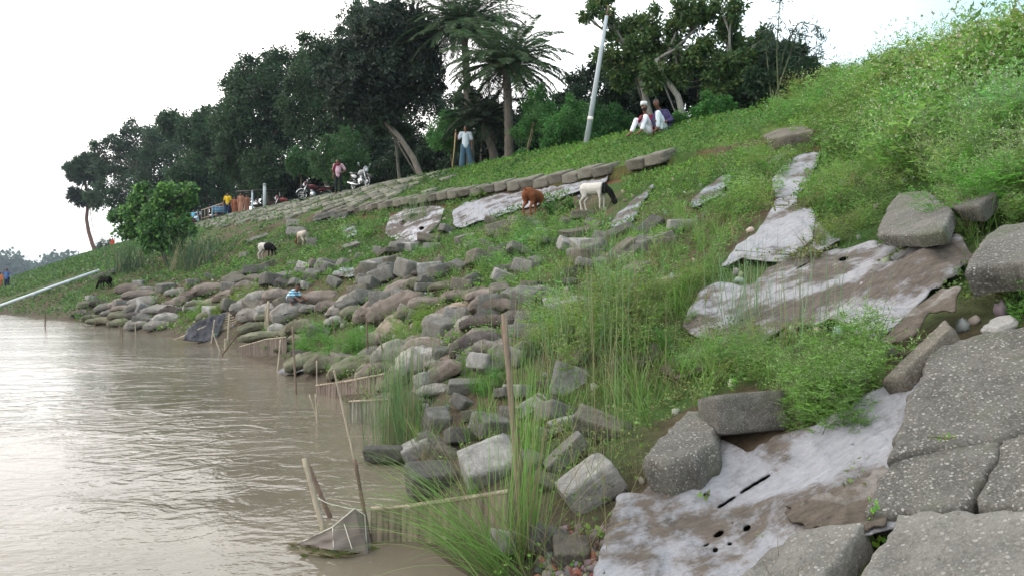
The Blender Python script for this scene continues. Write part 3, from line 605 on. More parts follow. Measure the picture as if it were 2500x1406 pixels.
for a in [(320,708,62,28,'b',0),(345,722,70,24,'b',3),(308,738,50,18,'b',0),(352,735,66,22,'g',4),(337,750,62,28,'g',18),(396,757,78,26,'g',0),(292,745,44,20,'b',0),(256,752,44,22,'g',8),(240,741,36,18,'d',0),(212,746,38,22,'m',0),
    (300,770,60,20,'m',0),(345,790,64,26,'g',6),(382,795,50,24,'g',3),(412,762,36,28,'d',0),(290,788,44,20,'m',5),(250,785,60,18,'m',0),(330,772,40,20,'d',0),(438,716,54,22,'g',0),(462,726,50,30,'b',10),(520,708,78,34,'b',0),(562,722,64,28,'b',12),(598,706,54,34,'b',0),
    (427,741,40,18,'b',0),(520,742,50,24,'b',0),(600,748,60,34,'g',10),(610,772,50,40,'g',0),(640,728,74,34,'g',8),(689,728,80,38,'b',-14),(785,729,96,38,'b',0),(708,764,84,48,'l',8),(674,803,34,24,'l',0),(738,802,66,40,'m',0),(873,731,86,34,'g',8),(864,765,60,36,'m',0),(826,765,46,26,'b',0),
    (800,750,52,30,'b',4),(819,786,44,26,'l',0),(922,745,66,34,'b',14),(893,773,56,44,'b',10),(972,752,120,62,'b',22),(978,782,76,36,'b',12),(1048,742,90,34,'b',0),(1010,765,80,34,'m',0),(990,700,100,34,'b',18),(1042,670,62,14,'d',-8),(953,806,66,46,'o',20),(912,838,64,36,'b',30),
    (1120,724,70,28,'b',0),(1200,722,98,34,'b',4),(1204,748,98,42,'b',0),(1118,757,78,32,'o',14),(1184,790,96,42,'d',4),(1170,846,118,60,'d',6),(1268,775,80,36,'d',6),(1120,822,54,36,'b',0),(1028,832,66,30,'b',10),(1040,850,96,46,'b',0),(1066,786,64,40,'g',10),(1070,815,66,34,'b',16),
    (1025,885,96,70,'l',0),(968,868,96,62,'g',0),(1088,882,72,34,'o',20),(1080,912,90,46,'b',26),(1060,955,84,30,'g',0),(1325,818,120,56,'d',8),(752,882,100,40,'m',8),(790,892,80,46,'m',0),(860,898,100,44,'m',12),(905,868,60,36,'g',20),(690,775,60,36,'b',0),(620,800,70,26,'m',5),(640,822,90,24,'m',6),
    (1300,850,80,36,'m',0),(970,925,90,40,'m',20),(1180,815,70,28,'b',0),(930,900,60,34,'b',12),(985,905,60,30,'b',0),(560,745,50,20,'d',0),(480,745,50,20,'m',0),(660,745,50,24,'d',10),(760,755,50,22,'g',0),(1000,735,60,26,'d',6),(1090,700,70,22,'m',0),(900,715,50,20,'m',6),
    (200,765,40,16,'d',0),(222,775,36,14,'m',0),(270,765,36,16,'g',0),*[(float(x_), float(y_), float(np.interp(x_, [200, 1250], [38, 80])) * rng.uniform(.7, 1.1), float(np.interp(x_, [200, 1250], [18, 40])) * rng.uniform(.7, 1.1), 'bgbdlgm'[int(rng.integers(0, 7))], float(rng.uniform(-10, 25))) for x_, y_ in [(rng.uniform(200, 1280), rng.uniform(690, 920)) for _ in range(420)] if inpoly(np.array(x_), np.array(y_), [(200,745),(320,700),(600,700),(760,712),(950,690),(1090,690),(1250,720),(1290,770),(1230,900),(1090,960),(980,930),(760,880),(620,830),(500,770),(330,800)])][:30], (730,830,56,26,'m',0),(840,855,60,28,'m',10),(700,850,50,20,'m',0)]: bag(*a)
BL.close()

# ------------------------------------------------------------ loose concrete blocks
BLK = [concrete('pebble_concrete'), concrete('grey_concrete', (.165, .16, .145), .6, .3, 55), concrete('pale_concrete', (.29, .285, .27), .45, .15, 50, (.42, .41, .4)), concrete('dark_concrete', (.075, .072, .064), .45, .45, 70), concrete('brown_concrete', (.14, .125, .098), .4, .5, 60)]
BLW = ['grey', 'light grey', 'whitish', 'dark', 'brownish']
def block_mesh(seed, dims, chip=.06, n=8):
    """a cast block with worn edges and a rough broken surface"""
    g = np.linspace(-1, 1, n + 1); V = []; F = []; off = 0
    for ax in range(3):
        for sg in (-1, 1):
            A, B = np.meshgrid(g, g); P = np.zeros((n + 1, n + 1, 3)); P[..., ax] = sg; P[..., (ax + 1) % 3] = A if sg > 0 else B; P[..., (ax + 2) % 3] = B if sg > 0 else A
            V.append(P.reshape(-1, 3)); i = np.arange(n)[:, None] * (n + 1); j = np.arange(n)[None]; F.append(np.stack([i + j, i + j + 1, i + n + 2 + j, i + n + 1 + j], -1).reshape(-1, 4) + off); off += (n + 1) ** 2
    V = np.concatenate(V); F = np.concatenate(F)
    _, idx, inv = np.unique(np.round(V, 5), axis=0, return_index=True, return_inverse=True); inv = inv.ravel(); V = V[idx]; F = inv[F]
    e = np.sort(np.abs(V), 1); edge = e[:, 1]; corner = e[:, 0]
    rr = 1 - chip * np.clip((edge - .6) / .4, 0, 1) ** 2 * (1 + 1.6 * vn(V[:, 0] * 3 + seed, V[:, 1] * 3 + V[:, 2] * 2, seed)) - chip * 1.2 * np.clip((corner - .6) / .4, 0, 1) ** 2
    V = V * rr[:, None]; V = V + .05 * np.stack([fbm(V[:, 1] * 2 + seed, V[:, 2] * 2, seed + k, 3) for k in range(3)], 1)
    sk = np.array([.12 * math.sin(seed * 3.1), .1 * math.cos(seed * 1.7)]); V[:, 0] *= 1 + sk[0] * V[:, 2]; V[:, 1] *= 1 + sk[1] * V[:, 0]
    return V * np.array(dims) / 2, F
blkcache = {}
CL = Labels('concrete block', 'loose concrete blocks strewn on the bank')
def block(px, py, wpx, tint=1, yaw=None, rx=None, ry=None, shape=0, sink=.3):
    k = int(rng.integers(0, 6)); key = (k, tint, shape)
    if key not in blkcache:
        dims = [(1, .85, .55), (1, .5, .35), (1, 1, .25), (.8, .8, .8)][shape]; V, F = block_mesh(k + 10 * shape, dims, .03 if shape != 2 else .025); me = mesh_np('concrete_block', V, F); me.materials.append(BLK[tint]); blkcache[key] = me
    o = bpy.data.objects.new('concrete_block', blkcache[key]); COL.objects.link(o)
    g = gp(px, py + wpx * .22, water=True); d = g[1]; sc = wpx * d / FPX / 1.04; o.scale = (sc,) * 3
    o.location = (g[0], d + .15 * sc, max((HOR - py) / FPX * d, g[2] + .1 * sc))
    o.rotation_euler = Euler((R(rng.uniform(-25, 25) if rx is None else rx), R(rng.uniform(-22, 22) if ry is None else ry), R(rng.uniform(-60, 60) if yaw is None else yaw))); tag(o, None, 'concrete block'); CL.add(o, px, py, BLW[tint])
for a in [(1141,775,62,1,35,0,8,3),(1088,805,92,1,40,10,0,0),(1184,892,76,2,50,0,25,0),(1135,945,88,1,5,12,0,1),(1390,935,92,2,10,72,20,2),(1297,998,84,2,20,30,-30,1),(1360,1015,90,1,25,-20,20,0),(1378,1036,84,2,0,0,-15,1),(1470,1045,140,4,-15,20,18,1),(1200,1042,92,1,30,10,10,0),(1066,1035,82,1,20,20,0,3),(1121,1068,70,0),
    (1195,1140,140,2,15,25,-15,0),(1384,1112,120,1,10,0,-42,1),(1442,1190,150,2,10,0,-32,0),(1012,1100,76,2,20,0,-25,0),(1254,1092,80,1),(1290,857,60,1,0,0,0,3),(1265,955,60,2),(935,1110,100,3,0,0,0,1),(1050,1175,120,3,20,10,0,0),(1340,985,60,0),(1250,1010,60,1),(1310,1060,70,1),(1330,940,46,4),
    (1818,1015,185,0,8,-14,-3,0),(1270,556,64,0,30,0,10,3),(1284,540,50,1,0,0,0,1),(1388,544,40,4),(1317,550,32,1),(1233,577,44,4),(1182,586,44,2,20,0,-25,1),(1332,568,40,1),(1329,589,34,1),(1364,586,44,1,0,0,-15,1),(1438,600,80,2,20,20,0,2),(1438,625,70,4,20,0,0,0),(1424,524,62,4,0,0,0,1),(1054,601,46,2,0,0,0,1),(1004,603,44,2),
    (1588,557,80,3,20,30,-40,1),(1550,612,84,0,10,30,-38,1),(1523,610,80,4,0,20,-38,1),(1668,548,74,2,5,0,0,1),(1610,588,84,1,10,0,-20,1),(1230,655,54,1,0,0,-10,1),(1230,678,60,2),(1209,622,44,4),(1311,640,40,1),(1287,661,50,4),(1040,700,58,1,20,0,0,1),(1400,667,46,3),(1358,722,90,1,0,0,12,1),(1384,745,110,2,0,10,-3,2),(1134,700,60,4),
    (796,644,42,1,30,0,10,0),(762,594,32,1,0,0,0,3),(716,546,36,1,20,30,0,2),(721,567,44,1,10,30,0,2),(794,530,56,1,0,0,-18,2),(832,528,46,1,0,0,-15,2),(714,646,26,1),(773,651,46,4),(841,646,40,1),(880,630,30,1),(698,676,42,1),(557,676,34,1,20,0,-40,1),(514,676,34,1,20,0,20,1),(745,697,34,2),(889,685,42,1),(650,650,40,4),
    (338,695,28,2,0,0,0,3),(220,728,24,2),(240,674,30,1,0,0,-25,1),(268,668,26,1,0,0,-35,1),(275,660,26,1,0,0,-20,2),(300,650,24,1,0,0,-30,2),(690,695,40,3),(820,690,40,1),(560,700,40,1),(620,660,34,4),(930,615,36,1),(980,600,40,1),(960,635,44,4),(1000,655,46,1),(900,655,40,4),(1080,640,40,4),(1120,650,40,1),(1160,630,40,4),
    (1150,600,36,1),(920,690,44,1,0,0,0,1),(1300,700,50,4),(1250,720,46,1),(1450,560,44,4),(1480,640,50,1),(1560,660,60,4),(1090,560,34,1),(1200,540,34,4),(470,690,34,1),(640,600,26,1),(600,625,28,1),(1520,885,70,4,20,0,-20,1),(1580,870,80,4,10,10,-20,2),(1650,690,50,4),(1330,1320,110,0,20,0,20,0),(1395,1350,90,4,0,20,0,0),(1250,1330,100,2),
    (1130,985,56,1),(1025,985,60,4),(940,980,50,4),(1230,960,44,1),(1150,1015,50,4),(1420,880,44,4),(1050,1080,60,1),(1090,1110,64,4),(1290,1130,70,1),(1330,1180,60,4)]: block(*a)
nf_ = 0
while nf_ < 60:
    x_ = rng.uniform(180, 1300); y_ = rng.uniform(640, 960)
    if not inpoly(np.array(x_), np.array(y_), [(200,735),(330,690),(600,660),(760,650),(950,640),(1100,660),(1300,690),(1330,800),(1260,960),(1090,960),(980,930),(760,880),(620,830),(500,770),(330,800)]): continue
    if abs(x_ - 728) < 28 and abs(y_ - 720) < 30: continue
    nf_ += 1; block(x_, y_, float(np.interp(x_, [200, 1250], [32, 78])) * rng.uniform(.7, 1.3), int(rng.choice([1, 1, 2, 4, 0])), shape=int(rng.choice([0, 0, 1, 3])), sink=.2)
nf_ = 0
while nf_ < 45:
    x_ = rng.uniform(880, 1700); y_ = rng.uniform(540, 760)
    if not inpoly(np.array(x_), np.array(y_), [(880,620),(1150,560),(1400,530),(1640,560),(1680,640),(1500,740),(1250,720),(900,700)]): continue
    nf_ += 1; block(x_, y_, rng.uniform(34, 72), int(rng.choice([1, 1, 2, 4])), shape=int(rng.choice([0, 0, 1, 2])))

# blocks and slabs whose upper face was outlined in the photograph: real thickness, standing on the bank
def slab(poly, lift, thick, tint, name='concrete_slab', n=26, rough=.013, word='', label='', cat='concrete slab', normal_z=None, worn=.009):
    pts, _ = ray_hit([p[0] for p in poly], [p[1] for p in poly], lift)
    c = pts.mean(0); A = np.c_[pts[:, 0], pts[:, 1], np.ones(len(pts))]; co = np.linalg.lstsq(A, pts[:, 2], rcond=None)[0]
    if normal_z is not None: co = np.array([normal_z[0], normal_z[1], c[2] - normal_z[0] * c[0] - normal_z[1] * c[1]])
    nrm = np.array([-co[0], -co[1], 1.0]); nrm /= np.linalg.norm(nrm)
    P = []
    for px, py in poly:            # corners on the slab's own plane
        r = np.array([(px - 1250) / FPX, 1, (HOR - py) / FPX]); k = np.dot(nrm, [0, 0, co[2]]) / np.dot(nrm, r); P.append(r * k)
    P = np.array(P); c = P.mean(0)
    # fine outline with broken edge
    O = []
    for i in range(len(P)):
        a, b = P[i], P[(i + 1) % len(P)]; m = max(3, int(np.linalg.norm(b - a) / .035)); f = np.arange(m) / m; O.append(a + (b - a) * f[:, None])
    O = np.concatenate(O); m = len(O); rad = O - c; rl = np.linalg.norm(rad, axis=1)[:, None]
    O = O + rad / rl * (rough * 1.6 * rng.normal(size=(m, 1)) * .4 + rough * 1.9 * fbm(np.arange(m) * .13, np.zeros(m), 3, 3)[:, None])
    rings = [0.0, .12, .25, .38, .5, .62, .74, .84, .92, .97, 1.0]; V = []
    for q in rings:
        X = c + (O - c) * q; zb = -worn * max(0, (q - .9) / .1) ** 2; V.append(X + nrm * (zb + rough * .5 * fbm(X[:, 0] * 9, X[:, 1] * 9, 4, 3)[:, None]))
    for h_, ex in ((.12, .01), (.5, .0), (1.0, -.02)):
        X = O + rad / rl * (ex + rough * .5 * vn(np.arange(m) * .9, np.full(m, h_ * 9), 8)[:, None]); V.append(X - nrm * (thick * h_ + worn))
    k = len(V); V = np.concatenate(V); i = np.arange(k - 1)[:, None] * m; j = np.arange(m)[None]; j2 = (j + 1) % m
    F = np.stack([i + j, i + j2, i + m + j2, i + m + j], -1).reshape(-1, 4)
    area = np.sum(P[:, 0] * np.roll(P[:, 1], -1) - np.roll(P[:, 0], -1) * P[:, 1])
    if area > 0: F = F[:, ::-1]
    o = obj(name, (V, F, None), BLK[tint] if isinstance(tint, int) else tint, org=tuple(c - nrm * thick)); return tag(o, label, cat, 'large concrete slabs at the lower right')
slab([(2165,1112),(2270,850),(2375,812),(2620,780),(2620,1010),(2450,1060),(2290,1085)], .17, .20, 0, label='large pebbled slab, uppermost of the tight group at lower right')
slab([(2103,1250),(2150,1165),(2168,1125),(2300,1092),(2440,1066),(2432,1110),(2362,1238),(2200,1246)], .145, .20, 0, label='pebbled slab below the uppermost slab and left of the crack')
slab([(2372,1238),(2442,1100),(2450,1070),(2640,1018),(2680,1240)], .15, .20, 0, label='pebbled slab at the right frame edge beside the crack')
slab([(2085,1420),(2140,1330),(2192,1252),(2330,1244),(2640,1236),(2640,1520),(2080,1520)], .17, .22, 1, label='pebbled slab filling the bottom right corner')
slab([(1770,1430),(1860,1350),(1942,1292),(2108,1266),(2052,1352),(1990,1450)], .16, .22, 1, label='slab with a clean sawn face resting low on the sheet')
slab([(2150,928),(2240,842),(2306,778),(2322,800),(2270,850),(2200,915)], .20, .22, 4, label='narrow block tilted on edge above the large slab')
slab([(2352,660),(2408,572),(2440,550),(2620,520),(2620,650),(2480,640),(2400,648)], .34, .16, 0, label='overhanging slab high at the right edge above a hollow')
slab([(2140,570),(2168,500),(2195,470),(2262,464),(2325,512),(2300,560),(2240,572)], .30, .10, 0, label='rounded pebbled slab overhanging creepers above the stained sheet')
slab([(2320,505),(2345,462),(2400,448),(2430,470),(2390,500)], .26, .12, 3, label='mossy slab half hidden in weeds near the right edge')
slab([(1560,1120),(1600,1078),(1680,1000),(1728,996),(1750,1040),(1745,1075),(1690,1112),(1630,1122)], .24, .22, 0, label='tilted pebbled block leaning on the white sheet edge', name='concrete_block', cat='concrete block', worn=.03, normal_z=(.25, .1))
slab([(1742,992),(1760,970),(1880,954),(1905,962),(1888,990),(1760,1004)], .30, .02, 0, label='thin crust on the block behind the tilted block') if False else None
slab([(2390,800),(2420,775),(2470,765),(2480,785),(2430,800)], .12, .06, 2, label='small whitish rock above the large slab', name='rock', cat='rock')
slab([(1280,445),(1280,446),(1281,446)], .1, .1, 0) if False else None
CL.close()

# ------------------------------------------------------------ kerb of cast blocks below the crest
KM = concrete('kerb_concrete', (.165, .155, .125), .25, .35, 60)
def kerb():
    Kx, Ks = 12.78, 0
    its = []; t = 2.2; i = 0
    sh = []
    for q in range(5):
        V, F = block_mesh(40 + q, (.50, .60, .30), .02, 8); V[:, 1] = V[:, 1] * .97; me = mesh_np('kerb_block', V, F); me.materials.append(KM); sh.append(me)
    t = 11.6
    while t < 31:
        x = .8 * 12.95 - .6 * t; y = .6 * 12.95 + .8 * t; px, py = proj(np.array([x, y, float(height(x, y))]))
        wob = .10 * math.sin(t * .5); brk = 12.8 < t < 13.3
        if not brk:
            s_ = 12.95 + wob; x = .8 * s_ - .6 * t; y = .6 * s_ + .8 * t
            o = bpy.data.objects.new('kerb_block', sh[i % 5]); COL.objects.link(o); o.location = (x, y, float(height(.8 * 13.3 - .6 * t, .6 * 13.3 + .8 * t)) - .17 + .03 * math.sin(t * 5)); o.rotation_euler = Euler((R(rng.uniform(-3, 3) ), R(rng.uniform(-3, 3) - 21), math.atan2(.6, .8) + R(rng.uniform(-4, 4))))
            o.scale = (1, 1, rng.uniform(.72, .88)); tag(o, None, 'kerb block', 'row of cast kerb blocks below the crest'); its.append((o, proj(np.array([x, y, o.location[2]]))[0]))
        t += .605; i += 1
    its.sort(key=lambda q: -q[1]); n = len(its)
    for k, (o, _) in enumerate(its): o['label'] = 'worn kerb block, number %d from the right in the row above the goats' % (k + 1) if k else 'rightmost worn kerb block in the row above the goats'
kerb()

# paving of set blocks on the upper slope
def paving():
    mb = MB(); n = 0
    for i, t in enumerate(np.arange(21, 96, .62)):
        for j, s in enumerate(np.arange(12.4, 16.1, .46)):
            s2 = s + (.23 if i % 2 else 0); p = sst(21, 30, t) * sst(12.1, 13.1, s2 + .7 * vn(t * .25, 0, 3) - .03 * (40 - t) * (t < 40))
            if rng.random() > p * .96: continue
            x = .8 * s2 - .6 * t; y = .6 * s2 + .8 * t; z = float(height(x, y)) + .02 + rng.uniform(-.015, .03)
            q = rng.uniform(.75, 1.2); a = math.atan2(.6, .8)
            mb.box((x, y, z), (.425, .585, .14), (rng.normal() * .02, -R(20) + rng.normal() * .03, a), np.array([.21, .205, .18]) * q if rng.random() > .12 else np.array([.10, .13, .06]))
    m, nt, b = newmat('paving_concrete'); b.inputs['Roughness'].default_value = .95
    nn = noise(nt, 3, 6, .7); k = mixc(nt, rng_(nt, nn, .3, .7), (.6, .65, .55), (1.25, 1.25, 1.2)); nt.links.new(mul(nt, attr(nt), k), b.inputs['Base Color'])
    o = obj('slope_paving', mb, m); tag(o, kind='structure')
paving()
for k, (poly, lab) in enumerate([([(800,540),(820,522),(855,516),(840,532)], 'flat slab lifted at the paving edge above the pale kid goat'), ([(600,585),(650,568),(656,572),(606,590)], 'thin long slab lying below the paving, left end'), ([(830,600),(870,588),(880,592),(840,604)], 'thin slab in weeds right of the pale kid goat'),
     ([(885,505),(945,485),(950,490),(892,511)], 'thin slab edge on the grassy paving near the silver motorcycle')]): tag(slab(poly, .14, .09, 1, label=lab), group='loose slabs along the paving edge')

# ------------------------------------------------------------ geotextile sheets
def sheet(poly, step, lift, m, label, fold=.03, holes=(), seed=0, name='geotextile_sheet', thick=.008, amp=(1, 1), tear=1.0):
    xs = [p[0] for p in poly]; ys = [p[1] for p in poly]; gx = np.arange(min(xs) - step, max(xs) + step * 2, step); gy = np.arange(min(ys) - step, max(ys) + step * 2, step * .8)
    X, Y = np.meshgrid(gx, gy); jx = X + step * 1.6 * tear * vn(X / step * .35, Y / step * .35, seed + 1); jy = Y + step * 1.6 * tear * vn(X / step * .35, Y / step * .35, seed + 2)
    H, ok = ray_hit(X.ravel(), Y.ravel(), lift)
    s = s_of(H[:, 0], H[:, 1]); t = t_of(H[:, 0], H[:, 1])
    ridge = (np.abs(fbm(t * 2.2 * amp[0] + .4 * s, s * .7 * amp[1], seed + 7, 3))); H[:, 2] += fold * (1.6 * ridge + .6 * fbm(s * 3, t * 6, seed + 9, 3))
    n = len(gx); inside = inpoly(jx, jy, poly); 
    for hx, hy, rx, ry in holes: inside &= ~((((X - hx) * .85 - (Y - hy) * .52) / rx) ** 2 + (((Y - hy) * .85 + (X - hx) * .52) / ry) ** 2 < 1)
    c = inside[:-1, :-1] & inside[1:, :-1] & inside[:-1, 1:] & inside[1:, 1:]; J, I = np.nonzero(c); a = J * n + I
    F = np.stack([a, a + n, a + n + 1, a + 1], -1); D = np.linalg.norm(H[F[:, 0]] - H[F[:, 2]], axis=1); F = F[D < np.median(D) * 6]
    u, inv = np.unique(F, return_inverse=True); V = H[u]; F = inv.reshape(F.shape)
    E = np.sort(np.concatenate([F[:, [0, 1]], F[:, [1, 2]], F[:, [2, 3]], F[:, [3, 0]]]), 1); Eu, cnt = np.unique(E, axis=0, return_counts=True); Be = Eu[cnt == 1]
    for _ in range(4):
        acc = np.zeros_like(V); num = np.zeros(len(V)); np.add.at(acc, Be[:, 0], V[Be[:, 1]]); np.add.at(acc, Be[:, 1], V[Be[:, 0]]); np.add.at(num, Be.ravel(), 1); q = num > 0; V[q] = V[q] * .4 + .6 * acc[q] / num[q, None]
    org = V.mean(0)
    o = obj(name, (V, F, None), m, org=tuple(org), smooth=True); md = o.modifiers.new('thickness', 'SOLIDIFY'); md.thickness = thick; md.offset = 1
    return tag(o, label, 'geotextile sheet', 'geotextile sheets laid on the bank')
W1 = fabricmat('sheet_white', .52, (.37, .38, .41)); W2 = fabricmat('sheet_stained', .72, (.38, .385, .41)); W3 = fabricmat('sheet_pale', .55, (.30, .33, .36)); W4 = fabricmat('sheet_brown', .9, (.30, .28, .26))
sheet([(1900,1262),(1960,1235),(2040,1215),(2080,1185),(2170,1145),(2200,1200),(2160,1290),(2000,1310),(1930,1290)], 5, .11, W4, 'brown earthy piece lying over the white sheet left of the slabs', .02, seed=73, tear=3.5)
sheet([(1440,1420),(1475,1320),(1498,1250),(1505,1212),(1560,1215),(1620,1168),(1665,1150),(1715,1105),(1765,1082),(1830,1100),(1900,1060),(1990,1040),(2060,995),(2130,950),(2270,905),(2330,960),(2240,1120),(2180,1180),(2200,1290),(2060,1330),(1990,1430)], 5, .085, W1, 'large whitish sheet spread below the slabs at bottom right', .03,
    holes=[(1757,1310,14,5),(1825,1298,9,5),(1747,1352,8,5),(1725,1337,8,3),(1783,1337,7,4),(2085,1088,6,2.5),(1775,1228,26,2.6),(1845,1186,48,2.2),(1725,1210,6,3),(1792,1283,4,2)], seed=3, tear=.7)
sheet([(1740,668),(1790,610),(1850,565),(1890,500),(1880,440),(1925,385),(2012,368),(1985,430),(1945,500),(1995,520),(1985,590),(1915,645),(1800,640)], 5, .06, W1, 'white sheet running up the weedy slope to the skyline block', .035, seed=11)
sheet([(1660,800),(1700,730),(1740,690),(1810,700),(1870,690),(1930,665),(2010,620),(2130,588),(2200,600),(2340,588),(2385,640),(2330,690),(2260,740),(2190,810),(2130,850),(2050,800),(1930,800),(1850,850),(1760,850),(1690,830)], 6, .05, W2, 'broad brown stained sheet across the middle right slope', .06, seed=17)
sheet([(2150,860),(2190,810),(2235,755),(2300,715),(2350,735),(2335,790),(2280,800),(2230,850),(2190,868)], 5, .12, W4, 'stained sheet folded over the edge above the narrow block', .07, seed=23)
sheet([(1985,520),(2015,560),(2060,590),(1990,640),(1900,690),(1830,705),(1870,660),(1920,640),(1980,595)], 5, .045, W2, 'stained grey strip joining the two upper sheets', .05, seed=79)
sheet([(1480,555),(1510,520),(1545,485),(1605,448),(1575,495),(1545,545),(1510,562)], 4, .05, W3, 'grey sheet strip right of the white and black goat', .05, seed=29)
sheet([(1680,503),(1720,460),(1762,430),(1795,430),(1760,480),(1700,512)], 4, .05, W3, 'small grey sheet showing between weeds above the lone block', .05, seed=31)
sheet([(938,575),(950,530),(985,512),(1040,505),(1092,505),(1070,555),(1035,592),(975,595)], 4, .05, fabricmat('sheet_holed', .75, (.52, .52, .56)), 'torn white sheet with brown holes left of the kerb row', .06, holes=[(1010,530,10,4),(985,545,7,3),(1030,560,6,3)], seed=37)
sheet([(1100,520),(1130,495),(1190,480),(1270,462),(1380,438),(1495,418),(1485,450),(1410,475),(1330,500),(1270,515),(1220,530),(1160,550),(1110,565)], 4, .05, W1, 'long white sheet strip under the kerb behind the goats', .06, seed=41)
sheet([(1865,395),(1890,375),(1935,370),(1920,388),(1880,402)], 4, .05, W3, 'scrap of white sheet below the skyline kerb block', .03, seed=43)
sheet([(828,560),(838,545),(868,545),(874,575),(848,590)], 3, .08, W3, 'small crumpled white sheet right of the pale kid goat', .06, seed=47)
sheet([(1600,905),(1700,845),(1790,800),(1850,800),(1780,860),(1720,920),(1640,935)], 6, .04, W4, 'brown half buried sheet below the stained sheet', .05, seed=53)
sheet([(1310,748),(1370,738),(1420,730),(1445,742),(1380,752),(1330,758)], 4, .16, W3, 'white plastic sheet on dark bags beside tall reeds', .03, seed=59)
sheet([(668,912),(700,893),(740,882),(745,908),(700,920)], 3, .06, W3, 'pale sack scrap at the water edge by a stake', .02, seed=61)
sheet([(800,672),(830,655),(868,655),(872,676),(830,680)], 3, .10, W3, 'crumpled white sack among the blocks right of the kid goats', .05, seed=67)
# two broken slabs of the skyline kerb
slab([(1862,352),(1866,330),(1900,318),(1950,312),(1975,320),(1970,345),(1905,356)], .05, .05, 4, label='x') if False else None
for poly, lab in [([(1862,330),(1900,314),(1960,308),(1985,318),(1930,330),(1880,338)], 'brown kerb slab high among weeds at the skyline'), ([(2000,322),(2040,306),(2065,312),(2030,330)], 'grey slab end in weeds just right of the skyline kerb slab')]:
    tag(slab(poly, .22, .34, 4, label=lab, normal_z=(.30, .22)), group='slabs high in the weeds')

# ------------------------------------------------------------ figures
SKIN = simple((.16, .075, .045), .55, var=.12); HAIR = simple((.012, .01, .009), .6); EYE = simple((.01, .008, .008), .3)
def remesh(name, mb, vox, m, parent, smooth=3):
    V, F, C = mb.data(); o = obj(name, (V, F, None), m, parent); md = o.modifiers.new('skin', 'REMESH'); md.mode = 'VOXEL'; md.voxel_size = vox; md.use_smooth_shade = True
    s = o.modifiers.new('relax', 'SMOOTH'); s.factor = .5; s.iterations = smooth; return o
def v3(*a): return np.array(a, float)
def stand(h=1.7, **k):
    J = dict(head=v3(0, -.02, 1.585), neck=v3(0, 0, 1.45), chest=v3(0, 0, 1.27), pelvis=v3(0, .01, .96), shL=v3(-.18, 0, 1.40), shR=v3(.18, 0, 1.40), elL=v3(-.235, .02, 1.12), elR=v3(.235, .02, 1.12), haL=v3(-.24, -.04, .86), haR=v3(.24, -.04, .86),
             hiL=v3(-.09, .01, .92), hiR=v3(.09, .01, .92), knL=v3(-.11, -.02, .5), knR=v3(.11, -.02, .5), anL=v3(-.12, .02, .08), anR=v3(.12, .02, .08), toL=v3(-.14, -.14, .03), toR=v3(.14, -.14, .03), face=v3(0, -1, -.05))
    for a, b in k.items(): J[a] = v3(*b)
    return {a: (b * h / 1.7 if a != 'face' else b) for a, b in J.items()}
